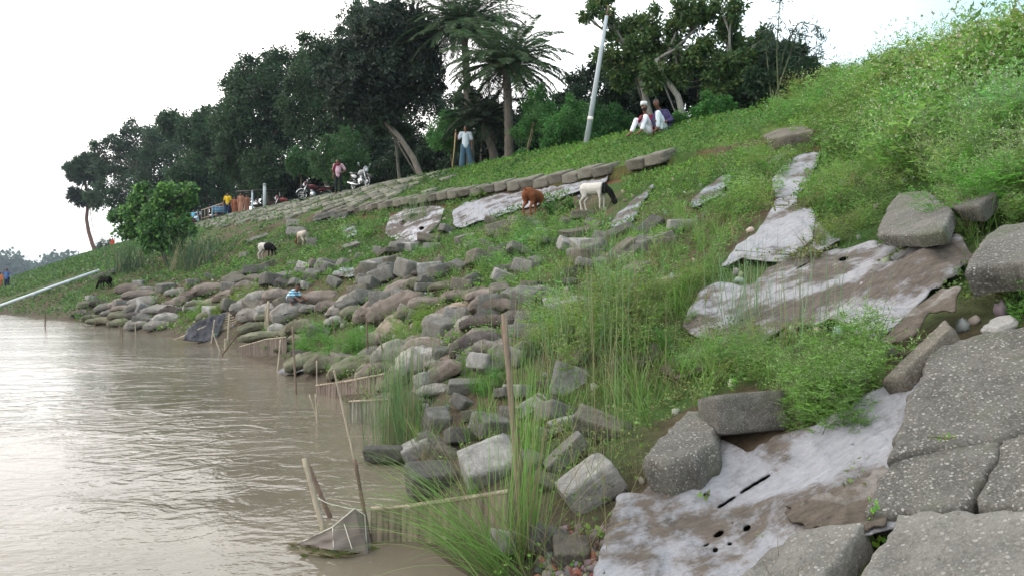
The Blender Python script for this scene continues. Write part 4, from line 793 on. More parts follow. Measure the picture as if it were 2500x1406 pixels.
def person(loc, label, J, top=(.5, .5, .55), bot=(.05, .05, .07), sleeve='short', lower='trousers', group=None, rz=0, k=1.0, hair=HAIR, belly=0.0, stripes=None, skin=SKIN, barefoot=True):
    if k == 1.0 and J['head'][2] < 1.5 and J['pelvis'][2] > .5: k = J['head'][2] / 1.585
    p = empty('person', loc, label, 'person', group, rz); f = J['face'] / np.linalg.norm(J['face']); side = np.cross(f, [0, 0, 1.0]); side /= np.linalg.norm(side); upv = np.cross(side, f)
    h = J['head']; b = MB()
    b.ball(h, (.074 * k, .088 * k, .108 * k)); b.ball(h - upv * .045 * k + f * .02 * k, (.058 * k, .066 * k, .066 * k)); b.ball(h + f * .088 * k - upv * .015 * k, .016 * k, 8, 6)
    for s_ in (-1, 1): b.ball(h + side * s_ * .077 * k, (.014 * k, .022 * k, .032 * k), 8, 6)
    b.caps(h - upv * .06 * k, J['neck'], .052 * k, .058 * k); b.caps(J['neck'], J['chest'], .07 * k, .13 * k)
    b.caps(J['chest'], J['pelvis'], .125 * k, .125 * k); sd = J['shR'] - J['shL']; b.caps(J['shL'], J['shR'], .055 * k, .055 * k)
    for q in 'LR':
        sh, el, ha = J['sh' + q], J['el' + q], J['ha' + q]; b.caps(sh, el, .052 * k, .04 * k); b.caps(el, ha, .04 * k, .025 * k)
        d = (ha - el) / (np.linalg.norm(ha - el) + 1e-6); sx = np.cross(d, f + .01); sx /= np.linalg.norm(sx); pc = ha + d * .05 * k; b.caps(ha, pc + d * .02 * k, .026 * k, .032 * k)
        n_ = np.cross(d, sx)
        for j, (o_, ln) in enumerate(((-.027, .062), (-.009, .074), (.009, .07), (.027, .055))):
            r0 = pc + d * .03 * k + sx * o_ * k; m_ = r0 + d * ln * .55 * k; e = m_ + (d * .7 - n_ * .7 * (1 if q == 'L' else -1) * .6) * ln * .5 * k; b.caps(r0, m_, .0105 * k, .0095 * k, 6); b.caps(m_, e, .0095 * k, .008 * k, 6)
        b.caps(ha + d * .025 * k + sx * .025 * k, ha + d * .06 * k + sx * .062 * k, .012 * k, .01 * k, 6)
        hi, kn, an, to = (J[a + q] for a in ('hi', 'kn', 'an', 'to')); b.caps(hi, kn, .082 * k, .056 * k); b.caps(kn, an, .054 * k, .035 * k); b.caps(an, to, .038 * k, .03 * k); b.caps(an, an + (an - to) * .3, .038 * k, .03 * k)
    remesh('body', b, .011 * k, skin, p)
    for s_ in (-1, 1): obj('eye', MB().ball(h + f * .078 * k + side * s_ * .03 * k + upv * .012 * k, .012 * k, 8, 6), EYE, p, smooth=True)
    obj('mouth', MB().caps(h + f * .082 * k - upv * .052 * k - side * .02 * k, h + f * .082 * k - upv * .052 * k + side * .02 * k, .006 * k, .006 * k, 6), simple((.09, .03, .025)), p)
    hb = MB(); hb.ball(h - f * .014 * k + upv * .03 * k, (.081 * k, .09 * k, .095 * k)); hb.ball(h - f * .035 * k, (.076 * k, .07 * k, .09 * k))
    if hair is not None: remesh('hair', hb, .012 * k, hair, p, 1)
    t = MB(); g = .018 * k; pel = J['pelvis']; t.caps(J['neck'] - (J['neck'] - J['chest']) * .25, J['chest'], .06 * k + g, .13 * k + g); t.caps(J['chest'], pel + (J['chest'] - pel) * .05, .135 * k + g, .135 * k + g)
    if belly: t.ball((J['chest'] + pel) / 2 + f * .06, (.15, .15, .19))
    t.caps(J['shL'], J['shR'], .062 * k + g, .062 * k + g); dn = (pel - J['chest']); t.caps(pel, pel + dn * .12, .142 * k, .148 * k)
    for q in 'LR':
        sh, el, ha = J['sh' + q], J['el' + q], J['ha' + q]
        if sleeve == 'short': t.caps(sh, sh + (el - sh) * .72, .058 * k + g, .056 * k + g)
        else: t.caps(sh, el, .058 * k + g, .05 * k + g * .6); t.caps(el, el + (ha - el) * .9, .048 * k + g * .6, .034 * k + g * .6)
    tm = simple(top, .85, var=.12, scale=6) if stripes is None else stripes
    remesh('shirt' if lower != 'sari' else 'blouse', t, .014 * k, tm, p)
    l = MB(); l.caps(J['hiL'], J['hiR'], .105 * k, .105 * k)
    if lower in ('trousers', 'shorts'):
        for q in 'LR':
            hi, kn, an = (J[a + q] for a in ('hi', 'kn', 'an')); l.caps(hi, kn, .105 * k, .078 * k)
            if lower == 'trousers': l.caps(kn, kn + (an - kn) * .86, .076 * k, .062 * k)
    else:
        for q in 'LR':
            hi, kn, an = (J[a + q] for a in ('hi', 'kn', 'an')); l.caps(hi, kn, .115 * k, .105 * k); l.caps(kn, kn + (an - kn) * .85, .105 * k, .125 * k)
        if lower == 'sari': l.caps((J['knL'] + J['knR']) / 2, (J['hiL'] + J['hiR']) / 2, .13 * k, .13 * k); l.caps((J['knL'] + J['knR']) / 2, (J['anL'] + J['anR']) / 2 * .9 + .1 * J['knL'], .13 * k, .13 * k)
    remesh({'trousers': 'trousers', 'shorts': 'shorts', 'lungi': 'lungi', 'sari': 'sari_skirt'}[lower], l, .014 * k, simple(bot, .85, var=.2, scale=7), p)
    return p
def from_px(base, d, spec, face):
    out = {a: np.array([(x - base[0]) * d / FPX, dy, (base[1] - y) * d / FPX]) for a, (x, y, dy) in spec.items()}; out['face'] = v3(*face); return out
# man with a staff
m1 = on_top(1137, 16.25); man = person(m1, 'older man in pale shirt and blue lungi holding a long wooden staff', stand(1.69, haL=(-.36, -.10, 1.36), elL=(-.30, .0, 1.16), knL=(-.13, -.02, .5), anL=(-.15, 0, .08), knR=(.15, -.02, .5), anR=(.23, 0, .08), toR=(.27, -.13, .03), toL=(-.18, -.13, .03)), (.52, .60, .68), (.045, .10, .145), 'short', 'lungi', hair=simple((.10, .09, .085)))
st = MB(); st.tube([v3(-.52, -.14, .0), v3(-.44, -.13, .75), v3(-.385, -.13, 1.52)], [.02, .019, .017], 8, (.5, .4, .2)); s_o = obj('walking_staff', (st.data()[0] + np.array(m1), st.data()[1], None), simple((.42, .31, .17)), org=tuple(np.array(m1) + [-.52, -.14, 0])); tag(s_o, 'long pale wooden staff in the hand of the older man', 'staff')
m2 = on_top(826, 15.7); mn = person(m2, 'stout man in pink shirt and maroon scarf with one hand on his hip', stand(1.78, haR=(.16, -.06, 1.02), elR=(.34, .08, 1.14), head=(-.02, -.03, 1.585), anL=(-.1, 0, .08), anR=(.1, 0, .08)), (.62, .40, .50), (.012, .014, .016), 'short', 'trousers', belly=1)
sc = MB(); sc.tube([v3(-.13, -.10, 1.50), v3(0, -.15, 1.46), v3(.12, -.09, 1.52)], [.045, .05, .045], 8); sc.tube([v3(-.13, -.10, 1.50), v3(-.2, -.1, 1.3), v3(-.22, -.1, 1.1)], [.05, .06, .05], 8); obj('scarf', sc, simple((.16, .012, .03)), mn, smooth=True)
person(on_top(556, 16.1), 'man in a yellow shirt and navy trousers standing on the bank edge', stand(1.68, elL=(-.27, .02, 1.13), haL=(-.33, -.05, .9)), (.62, .42, .02), (.012, .018, .06))
for px, s_, lab, c, hh in ((573, 16.9, 'woman in a burnt orange dress next to the man in yellow', (.26, .09, .045), 1.5), (588, 16.5, 'middle one of three women in peach orange dresses', (.30, .15, .10), 1.5), (603, 17.0, 'rightmost of three women in peach dresses', (.28, .13, .085), 1.4)):
    person(on_top(px, s_), lab, stand(hh), c, c, 'long', 'sari', group='women in orange dresses')
sit = lambda hh=1.7, **k: stand(hh, **{**dict(pelvis=(0, .12, .16), hiL=(-.1, .1, .14), hiR=(.1, .1, .14), chest=(0, .10, .50), neck=(0, .04, .68), head=(0, .0, .82), shL=(-.18, .06, .63), shR=(.18, .06, .63), elL=(-.25, -.12, .44), elR=(.25, -.12, .44), haL=(-.14, -.34, .46), haR=(.14, -.34, .46), knL=(-.15, -.28, .46), knR=(.15, -.28, .46), anL=(-.13, -.42, .07), anR=(.13, -.42, .07), toL=(-.14, -.58, .03), toR=(.14, -.58, .03)), **k})
person(on_top(541, 16.0), 'person in dark clothes crouching left of the man in yellow', sit(1.65), (.02, .025, .07), (.02, .02, .05), 'long')
person(on_top(484, 16.0), 'man in black sitting at the left end of the wooden rail', sit(1.7), (.012, .012, .02), (.015, .015, .03), 'long', rz=-.6)
person(on_top(478, 15.6), 'person in pale blue shirt sitting beside the man in black', sit(1.6), (.45, .62, .75), (.10, .03, .06), 'short', rz=-.8)
person(on_top(473, 17.2), 'person in sky blue top standing behind the sitting pair, left one', stand(1.6), (.12, .42, .60), (.05, .08, .25), group='people in blue behind the sitting pair')
person(on_top(484, 17.4), 'person in steel blue top standing behind the sitting pair, right one', stand(1.6), (.20, .42, .55), (.04, .08, .2), group='people in blue behind the sitting pair')
person(on_top(433, 15.8), 'person in bright yellow seen beside the lime green tree', stand(1.35, elL=(-.27, -.05, 1.15), elR=(.27, -.05, 1.15), haL=(-.1, -.2, 1.1), haR=(.1, -.2, 1.1)), (.75, .60, .03), (.6, .45, .03))
person(on_top(428, 15.3), 'small child with red and blue clothes below the person in bright yellow', stand(.85), (.3, .05, .08), (.15, .3, .5))
person(on_top(275, 17.6), 'distant person in red orange robe near the fan palm', stand(1.65), (.55, .07, .03), (.5, .06, .03), 'long', 'sari')
g = gp(17, 706); hh = 50 * g[1] / FPX
person(g, 'man in a blue shirt raising both hands to his face at the far left', stand(min(hh, 1.85), elL=(-.36, -.05, 1.30), elR=(.36, -.05, 1.30), haL=(-.1, -.16, 1.55), haR=(.1, -.16, 1.55)), (.08, .16, .38), (.01, .015, .05))
g2 = gp(1, 704); person(g2, 'person in orange cut by the left frame edge', stand(min(hh, 1.85) * .9), (.55, .18, .08), (.3, .08, .05), 'long', 'sari')
# two seated youths
D = 20.3; b0 = (1592, 336); base = ((b0[0] - 1250) / FPX * D, D, (HOR - b0[1]) / FPX * D)
spA = dict(head=(1573, 264, -.02), neck=(1577, 280, .05), chest=(1584, 296, .1), pelvis=(1592, 320, .12), shL=(1567, 288, .0), shR=(1594, 284, .15), elL=(1556, 304, -.1), haL=(1560, 296, -.3), elR=(1606, 300, .1), haR=(1598, 300, -.15),
           hiL=(1586, 320, .02), hiR=(1596, 322, .18), knL=(1551, 298, -.15), knR=(1573, 290, -.2), anL=(1538, 328, -.25), anR=(1562, 324, -.3), toL=(1526, 338, -.32), toR=(1550, 334, -.38))
pa = person(base, 'seated youth in white cap and black mask with white trousers', from_px(b0, D, spA, (-.1, -1, 0)), (.20, .012, .045), (.72, .74, .82), 'long', group='two youths sitting on the bank', k=.97)
ch = from_px(b0, D, {'c': (1572, 256, -.02)}, (0, 0, 1))['c']; cp = MB(); cp.tube([ch - [.01, 0, .03], ch + [0, 0, .07], ch + [.0, 0, .075]], [.094, .09, .07], 18, (.7, .7, .7)); obj('cap', cp, simple((.62, .66, .68)), pa)
mk = MB(); hc = from_px(b0, D, {'c': (1573, 264, -.02)}, (0, 0, 1))['c']; mk.ball(hc + [-.005, -.035, -.045], (.068, .062, .055), 12, 8); obj('mask', mk, simple((.008, .008, .008)), pa, smooth=True)
obj('waistcoat_back', MB().caps(from_px(b0, D, {'c': (1590, 286, .2)}, (0, 0, 1))['c'], from_px(b0, D, {'c': (1600, 312, .25)}, (0, 0, 1))['c'], .1, .1), simple((.03, .02, .09)), pa, smooth=True)
spB = dict(head=(1603, 252, .02), neck=(1610, 268, .08), chest=(1622, 284, .12), pelvis=(1630, 308, .15), shL=(1604, 276, .0), shR=(1630, 270, .2), elL=(1594, 296, -.05), haL=(1597, 314, -.2), elR=(1642, 292, .1), haR=(1626, 300, -.15),
           hiL=(1622, 310, .05), hiR=(1634, 310, .2), knL=(1604, 280, -.15), knR=(1612, 286, .0), anL=(1602, 318, -.2), anR=(1612, 320, -.08), toL=(1592, 326, -.3), toR=(1604, 326, -.2))
pb = person(base, 'smiling seated youth in dark blue checked shirt leaning on his friend', from_px(b0, D, spB, (.45, -1, .05)), (.045, .035, .10), (.60, .68, .74), 'long', group='two youths sitting on the bank', k=1.0, skin=simple((.11, .05, .032), .5, var=.1))
# crouching boy
gb = gp(722, 742); Db = 17.6; bb = (722, 742); bl = ((bb[0] - 1250) / FPX * Db, Db, (HOR - bb[1]) / FPX * Db)
ms_, nt_, b_ = newmat('striped_cloth'); wv = nt_.nodes.new('ShaderNodeTexWave'); wv.bands_direction = 'Z'; wv.inputs['Scale'].default_value = 5; tcx = nt_.nodes.new('ShaderNodeTexCoord'); nt_.links.new(tcx.outputs['Object'], wv.inputs[0]); nt_.links.new(mixc(nt_, rng_(nt_, wv.outputs['Fac'], .45, .55), (.02, .25, .45), (.5, .62, .65)), b_.inputs['Base Color'])
spC = dict(head=(729, 700, -.05), neck=(723, 709, 0), chest=(717, 716, .03), pelvis=(708, 727, .05), shL=(714, 714, -.1), shR=(722, 713, .1), elL=(722, 724, -.12), haL=(733, 730, -.16), elR=(732, 722, .05), haR=(743, 727, .0), hiL=(707, 729, -.03), hiR=(711, 729, .1), knL=(718, 733, -.12), knR=(722, 733, .05), anL=(712, 742, -.08), anR=(718, 742, .05), toL=(719, 744, -.12), toR=(726, 744, .02))
person(bl, 'boy in blue striped shirt crouching over the sandbags', from_px(bb, Db, spC, (.75, -.6, -.25)), stripes=ms_, bot=(.10, .09, .09), lower='shorts', k=.70)

# ------------------------------------------------------------ goats
def furmat(name, a, b, axis, thr, soft=.02, extra=None):
    m, nt, bs = newmat(name); bs.inputs['Roughness'].default_value = 1; bs.inputs['Specular IOR Level'].default_value = .05
    tc = nt.nodes.new('ShaderNodeTexCoord').outputs['Object']; sp = nt.nodes.new('ShaderNodeSeparateXYZ'); nt.links.new(tc, sp.inputs[0]); n = noise(nt, 6, 3, .5, vec=tc)
    mm = nt.nodes.new('ShaderNodeMath'); mm.operation = 'MULTIPLY_ADD'; mm.inputs[1].default_value = .12; nt.links.new(n, mm.inputs[0]); nt.links.new(sp.outputs[axis], mm.inputs[2])
    fn = noise(nt, 50, 4, .7, vec=tc); c = mixc(nt, rng_(nt, mm.outputs[0], thr + .06 - soft, thr + .06 + soft), a, b); k = mixc(nt, rng_(nt, fn, .3, .7), (.7, .7, .7), (1.15, 1.15, 1.15)); nt.links.new(mul(nt, c, k), bs.inputs['Base Color']); bump(nt, bs, fn, .5, .01); return m
def goat(px, py, d, yaw, sc, label, mat_, graze=True, cat='goat', horns=True, pitch=0, name='goat', horn=(.05, .045, .04)):
    loc = np.array([(px - 1250) / FPX * d, d, (HOR - py) / FPX * d]); g = empty(name, loc, label, cat, 'goats grazing on the bank', R(yaw), sc); g.rotation_euler = Euler((0, R(pitch), R(yaw)))
    b = MB(); b.caps((.20, 0, .49), (-.06, 0, .49), .145, .150, 14); b.caps((-.06, 0, .49), (-.26, 0, .535), .150, .125, 14); b.caps((.24, 0, .46), (.3, 0, .5), .12, .10)
    if graze: nk = [(.27, 0, .52), (.45, 0, .40), (.56, 0, .22)]; hd = (.575, 0, .17); mz = (.64, 0, .045); up = v3(.75, 0, .5)
    else: nk = [(.27, 0, .53), (.38, 0, .66), (.43, 0, .76)]; hd = (.46, 0, .79); mz = (.60, 0, .72); up = v3(-.2, 0, 1)
    b.caps(nk[0], nk[1], .10, .075); b.caps(nk[1], nk[2], .075, .06); b.caps(hd, mz, .062, .034); b.caps(np.array(hd), np.array(mz) * .4 + np.array(hd) * .6, .066, .055)
    for s in (-1, 1):
        b.caps((.21, s * .075, .44), (.235, s * .085, .26), .062, .034, 10); b.caps((.235, s * .085, .26), (.225, s * .085, .06), .030, .020, 8); b.caps((.225, s * .085, .06), (.245, s * .085, .02), .024, .026, 8)
        b.caps((-.25, s * .075, .48), (-.20, s * .09, .33), .098, .060, 10); b.caps((-.20, s * .09, .33), (-.335, s * .09, .21), .052, .028, 8); b.caps((-.335, s * .09, .21), (-.305, s * .09, .05), .026, .020, 8); b.caps((-.305, s * .09, .05), (-.285, s * .09, .02), .024, .026, 8)
        e0 = np.array(hd) + [0, s * .05, .02]; b.caps(e0, e0 + np.array([-.02, s * .06, -.05]), .02, .016, 6); b.caps(e0 + np.array([-.02, s * .06, -.05]), e0 + np.array([-.01, s * .07, -.11]), .018, .010, 6)
    b.caps((-.36, 0, .58), (-.43, 0, .62), .026, .014, 6)
    remesh('body', b, .012, mat_, g, 3)
    if horns:
        for s in (-1, 1): h0 = np.array(hd) + up * .05 + [0, s * .025, 0]; obj('horn', MB().tube([h0, h0 + up * .06 + [-.02, 0, 0], h0 + up * .09 + [-.06, 0, 0]], [.014, .01, .003], 6), simple(horn), g)
    return g
WB = furmat('fur_white_black', (.52, .50, .46), (.008, .008, .008), 0, .27); BR = furmat('fur_brown', (.20, .075, .035), (.24, .095, .045), 0, .1); WB2 = furmat('fur_kid', (.50, .48, .44), (.01, .01, .01), 0, .02); WR = furmat('fur_pale', (.48, .43, .36), (.16, .05, .03), 0, .20); BK = furmat('fur_black', (.012, .011, .01), (.015, .012, .01), 0, .2)
goat(1450, 513, float(gp(1452, 505)[1]) - .25, -42, .86, 'white goat with black neck and head grazing with head down', WB)
goat(1303, 530, float(gp(1300, 522)[1]) - .15, 60, 1.0, 'brown goat seen from behind among weeds', BR, horn=(.05, .04, .03))
goat(650, 634, float(gp(650, 634)[1]), -30, .95, 'black and white kid goat grazing on the green slope', WB2, horns=False)
goat(737, 600, float(gp(737, 600)[1]), 130, .8, 'pale kid goat with reddish head facing up the slope', WR, horns=False)
goat(258, 706, float(gp(258, 706)[1]), 160, .85, 'small black goat above the sandbags at far left', BK, horns=False)

# ------------------------------------------------------------ motorcycles
def moto(px, s, yaw, label, body, fender, sink=0.0, sc=1.0):
    g = empty('motorcycle', on_top(px, s, -sink), label, 'motorcycle', 'motorcycles parked on the bank top', R(yaw), sc); CH = simple((.55, .56, .58), .25, .9, .1); RB = simple((.012, .012, .012), .7); BD = simple(body, .3, 0, .1); DKM = simple((.03, .03, .032), .45, .5)
    for x in (.66, -.62):
        w = empty('wheel', (x, 0, .31), None, None); del_keys = [k for k in ('label', 'category', 'group') if k in w]; w.parent = g
        a = np.linspace(0, 2 * math.pi, 33)[:-1]; nb = 8; bb = np.arange(nb) * 2 * math.pi / nb
        def torus(R1, r2, w2):
            V = np.stack([(R1 + r2 * np.cos(bb)[None]) * np.cos(a)[:, None], w2 * np.sin(bb)[None] * np.ones((32, 1)), (R1 + r2 * np.cos(bb)[None]) * np.sin(a)[:, None]], -1).reshape(-1, 3)
            i = np.arange(32)[:, None]; j = np.arange(nb)[None]; F = np.stack([i * nb + j, i * nb + (j + 1) % nb, ((i + 1) % 32) * nb + (j + 1) % nb, ((i + 1) % 32) * nb + j], -1).reshape(-1, 4); return V, F
        obj('tyre', MB().add(*torus(.265, .045, .05)), RB, w, smooth=True); rm = MB().add(*torus(.215, .012, .03)); rm.tube([(0, -.06, 0), (0, .06, 0)], .035, 10); rm.tube([(0, -.07, 0), (0, -.055, 0)], .10, 16)
        for k in range(6): an = k * math.pi / 3; rm.tube([(0, 0, 0), (.21 * math.cos(an), 0, .21 * math.sin(an))], .012, 5)
        obj('rim', rm, CH, w, smooth=True)
    f = MB(); f.tube([(.42, 0, .86), (.3, 0, .62), (.05, 0, .30), (-.25, 0, .30), (-.62, 0, .31)], .022, 6); f.tube([(.42, 0, .84), (0, 0, .68), (-.55, 0, .70), (-.8, 0, .74)], .02, 6); f.tube([(-.25, 0, .3), (-.3, 0, .68)], .02, 6)
    for s_ in (-1, 1): f.tube([(-.62, s_ * .11, .33), (-.50, s_ * .11, .66)], .024, 8)
    obj('frame', f, DKM, g); e = MB(); e.box((.08, 0, .40), (.30, .20, .24), (0, -.15, 0)); e.ball((.10, -.12, .36), (.10, .04, .10)); e.ball((.10, .12, .36), (.10, .04, .10))
    for k in range(5): e.box((.14, 0, .50 + .03 * k), (.17, .17, .014), (0, -.15, 0))
    obj('engine', e, CH, g); fk = MB()
    for s_ in (-1, 1): fk.tube([(.66, s_ * .08, .31), (.52, s_ * .08, .68), (.42, s_ * .08, .92)], [.028, .024, .02], 8)
    obj('front_fork', fk, CH, g); hb = MB(); hb.tube([(.28, -.36, 1.02), (.38, -.2, 1.0), (.42, 0, .96), (.38, .2, 1.0), (.28, .36, 1.02)], .014, 6)
    for s_ in (-1, 1): hb.tube([(.28, s_ * .36, 1.02), (.22, s_ * .40, 1.02)], .02, 6)
    obj('handlebar', hb, DKM, g)
    for s_ in (-1, 1): m_ = MB(); m_.tube([(.36, s_ * .24, 1.0), (.35, s_ * .30, 1.16)], .008, 5); m_.ball((.35, s_ * .32, 1.19), (.012, .06, .04)); obj('mirror', m_, CH, g)
    obj('headlight', MB().ball((.56, 0, .88), (.08, .09, .10)), simple((.6, .65, .7), .15), g, smooth=True); fr = MB(); fr.ball((.50, 0, .92), (.10, .13, .15)); obj('headlight_cowl', fr, BD, g, smooth=True)
    tk = MB(); tk.ball((.14, 0, .80), (.27, .145, .13)); tk.ball((.04, 0, .76), (.25, .12, .10)); obj('fuel_tank', tk, BD, g, smooth=True); se = MB(); se.ball((-.32, 0, .78), (.36, .13, .055)); se.ball((-.5, 0, .81), (.2, .12, .05)); obj('seat', se, RB, g, smooth=True)
    sp = MB(); sp.ball((-.42, -.10, .66), (.28, .03, .09), rot=(0, .2, 0)); sp.ball((-.42, .10, .66), (.28, .03, .09), rot=(0, .2, 0)); sp.ball((-.78, 0, .76), (.12, .07, .05)); obj('side_panel', sp, BD, g, smooth=True)
    for x, nm in ((.66, 'front_mudguard'), (-.62, 'rear_mudguard')):
        q = MB(); aa = np.linspace(.3, 2.5, 14) if x > 0 else np.linspace(.6, 2.9, 14)
        for yy in (-.055, 0, .055): q.tube([(x + .345 * math.cos(k), yy, .31 + (.35 if yy == 0 else .34) * math.sin(k)) for k in aa], .022, 6)
        obj(nm, q, fender, g, smooth=True)
    ex = MB(); ex.tube([(.16, -.13, .40), (.18, -.15, .24), (-.1, -.16, .22), (-.4, -.18, .28), (-.85, -.19, .40)], [.022, .022, .028, .05, .055], 10); obj('exhaust', ex, CH, g, smooth=True); rk = MB(); rk.tube([(-.55, -.12, .82), (-.85, -.11, .88), (-.85, .11, .88), (-.55, .12, .82)], .012, 6); obj('grab_rail', rk, CH, g); obj('tail_light', MB().ball((-.9, 0, .74), (.03, .06, .035)), simple((.4, .01, .01), .2), g)
    obj('side_stand', MB().tube([(-.05, .12, .26), (.02, .26, .0)], .014, 6), DKM, g)
moto(880, 15.9, -48, 'silver and black motorcycle with its front wheel towards the river', (.28, .30, .32), simple((.03, .03, .035), .35))
moto(768, 16.2, 205, 'dark red motorcycle with a chrome mudguard right of the concrete post', (.08, .01, .015), simple((.55, .58, .6), .2, .9), sink=.12)
moto(697, 16.6, 195, 'red motorcycle lowest on the bank edge by the roofed stall', (.16, .015, .02), simple((.1, .02, .02), .3), sink=.42)

# ------------------------------------------------------------ stall, rail, bench, posts
def tube_obj(name, pts, rad, m, label, cat, group=None, n=10, parts=None, smooth=True):
    pts = np.array(pts, float); o = obj(name, MB().tube(pts, rad, n), m, org=tuple(pts[0]), smooth=smooth); return tag(o, label, cat, group)
def stall():
    g = empty('tea_stall', on_top(640, 18), 'low dark roofed stall on posts behind the bank edge', 'stall'); wd = simple((.03, .027, .025)); a = R(-35)
    r = MB(); r.box((0, 0, 1.75), (3.4, 2.0, .07), (.10, .04, a)); r.box((0, -.05, 1.68), (3.5, .06, .10), (.1, .04, a)); obj('roof', r, wd, g)
    for x, y in ((-1.4, -.7), (1.4, -.7), (-1.4, .7), (1.4, .7), (0, -.8)):
        X = x * math.cos(a) - y * math.sin(a); Y = x * math.sin(a) + y * math.cos(a); obj('post', MB().tube([(X, Y, -.1), (X, Y, 1.75)], .04, 6), simple((.09, .075, .06)), g)
    c = MB(); c.box((0, .2, .75), (2.6, .8, .06), (0, 0, a)); obj('counter', c, wd, g); c = MB(); c.box((0, .55, .35), (2.4, .04, .7), (0, 0, a)); obj('back_board', c, simple((.05, .045, .05)), g)
stall()
def rail():
    a = on_top(492, 15.8); b = on_top(545, 16.0); g = empty('wooden_rail', a, 'wooden railing with upright posts left of the blue bench', 'railing'); wd = simple((.17, .13, .11)); A = np.array(a); B = np.array(b) - A; up = v3(0, 0, 1.0)
    obj('top_rail', MB().tube([up * .95, B + up * 1.0], .045, 6), wd, g); obj('lower_rail', MB().tube([up * .3, B + up * .3], .03, 6), wd, g)
    for k in range(7): p = B * k / 6; obj('post', MB().tube([p - up * .1, p + up * .97], .045, 6), wd, g)
rail()
def bench():
    g = empty('blue_bench', on_top(537, 15.6), 'light blue metal bench with tall frame beside the man in yellow', 'bench', rz=.4); bl = simple((.10, .26, .38), .4); f = MB()
    for x in (-.5, .5):
        for y in (-.2, .2): f.tube([(x, y, 0), (x, y, .9 if y > 0 else .45)], .025, 6)
        f.tube([(x, -.2, .45), (x, .2, .45)], .025, 6)
    obj('frame', f, bl, g)
    for z in (.6, .72, .84): obj('back_slat', MB().box((0, .2, z), (1.0, .03, .07)), bl, g)
    for y in (-.14, 0, .14): obj('seat_slat', MB().box((0, y, .46), (1.04, .1, .03)), bl, g)
bench()
def post(px, s, ytop, w_, col, label, name='concrete_post', cat='post'):
    p = on_top(px, s); h = (HOR - ytop) / FPX * p[1] - p[2]; g = empty(name, p, label, cat); mb = MB(); mb.tube([(0, 0, -.2), (0, 0, h)], [w_, w_ * .85], 8); obj('shaft', mb, simple(col), g); obj('top_cap', MB().tube([(0, 0, h + .002), (0, 0, h + .12)], [w_ * 1.15, w_ * .7], 8), simple(tuple(c * .7 for c in col)), g)
post(646, 16.4, 453, .12, (.36, .40, .42), 'thick pale concrete post right of the stall'); post(616, 16.6, 470, .07, (.38, .46, .52), 'slim light blue post in front of the stall')
post(597, 17.6, 490, .05, (.4, .38, .34), 'short pale post behind the women in orange')
def pole():
    d = at_s(1430, 16.0)[1] - .2; a = px3((1430, 362), d); b = px3((1481, 40), d); g = empty('utility_pole', tuple(a), 'leaning pale grey utility pole with a white band', 'pole'); B = b - a
    m, nt, bs = newmat('galvanised'); n = noise(nt, 4, 6, .7, stretch=(1, 1, .4)); nt.links.new(mixc(nt, rng_(nt, n, .3, .7), (.28, .32, .34), (.42, .47, .50)), bs.inputs['Base Color']); bs.inputs['Roughness'].default_value = .5
    obj('shaft', MB().tube([B * -.05, B * .5, B], [.095, .075, .055], 16), m, g, smooth=True); obj('band', MB().tube([B * .205, B * .235], [.092, .0915], 16), simple((.62, .6, .56)), g, smooth=True)
    bk = MB(); bk.tube([B * .99 + [-.02, 0, 0], B * 1.0 + [.12, 0, .03]], .015, 6); bk.tube([B, B * 1.08], .02, 6); bk.ball(B * 1.0 + [.13, 0, .05], .03); obj('insulator_bracket', bk, simple((.2, .12, .1)), g)
    c = [b + [.13, 0, .05]] + [b + v3(.13 + k * 1.1, k * 1.2, .05 + .16 * k + .012 * (k - 8) ** 2 - .77) for k in range(1, 16)]; tag(obj('power_cable', MB().tube(c, .008, 5), simple((.03, .03, .03)), org=tuple(c[0])), 'thin power cable running right from the leaning pole', 'cable')
pole()
a = np.array(gp(243, 660, .28)); b_ = np.array(gp(-20, 754, .35, True)); mid = (a + b_) / 2; mid[2] = max(mid[2], float(height(mid[0], mid[1])) + .08)
def pipe():
    A, B = a, b_; Dv = B - A; g = empty('drain_pipe', tuple(A), 'long white plastic pipe sloping down to the water at far left', 'pipe'); r = 4.6 / FPX * (A[1] + B[1]) / 2 
    rA = 4.4 / FPX * A[1]; rr = rA * .82
    obj('tube', MB().tube([v3(0, 0, 0), Dv * .5 + [0, 0, .02], Dv * 1.15], [rr, rr, rr], 14), simple((.55, .60, .64), .35, var=.1), g, smooth=True)
    for f in (.3, .62): obj('coupling', MB().tube([Dv * f - Dv / np.linalg.norm(Dv) * .12, Dv * f + Dv / np.linalg.norm(Dv) * .12], rr * 1.18, 14), simple((.50, .55, .60), .35, var=.1), g, smooth=True)
pipe()

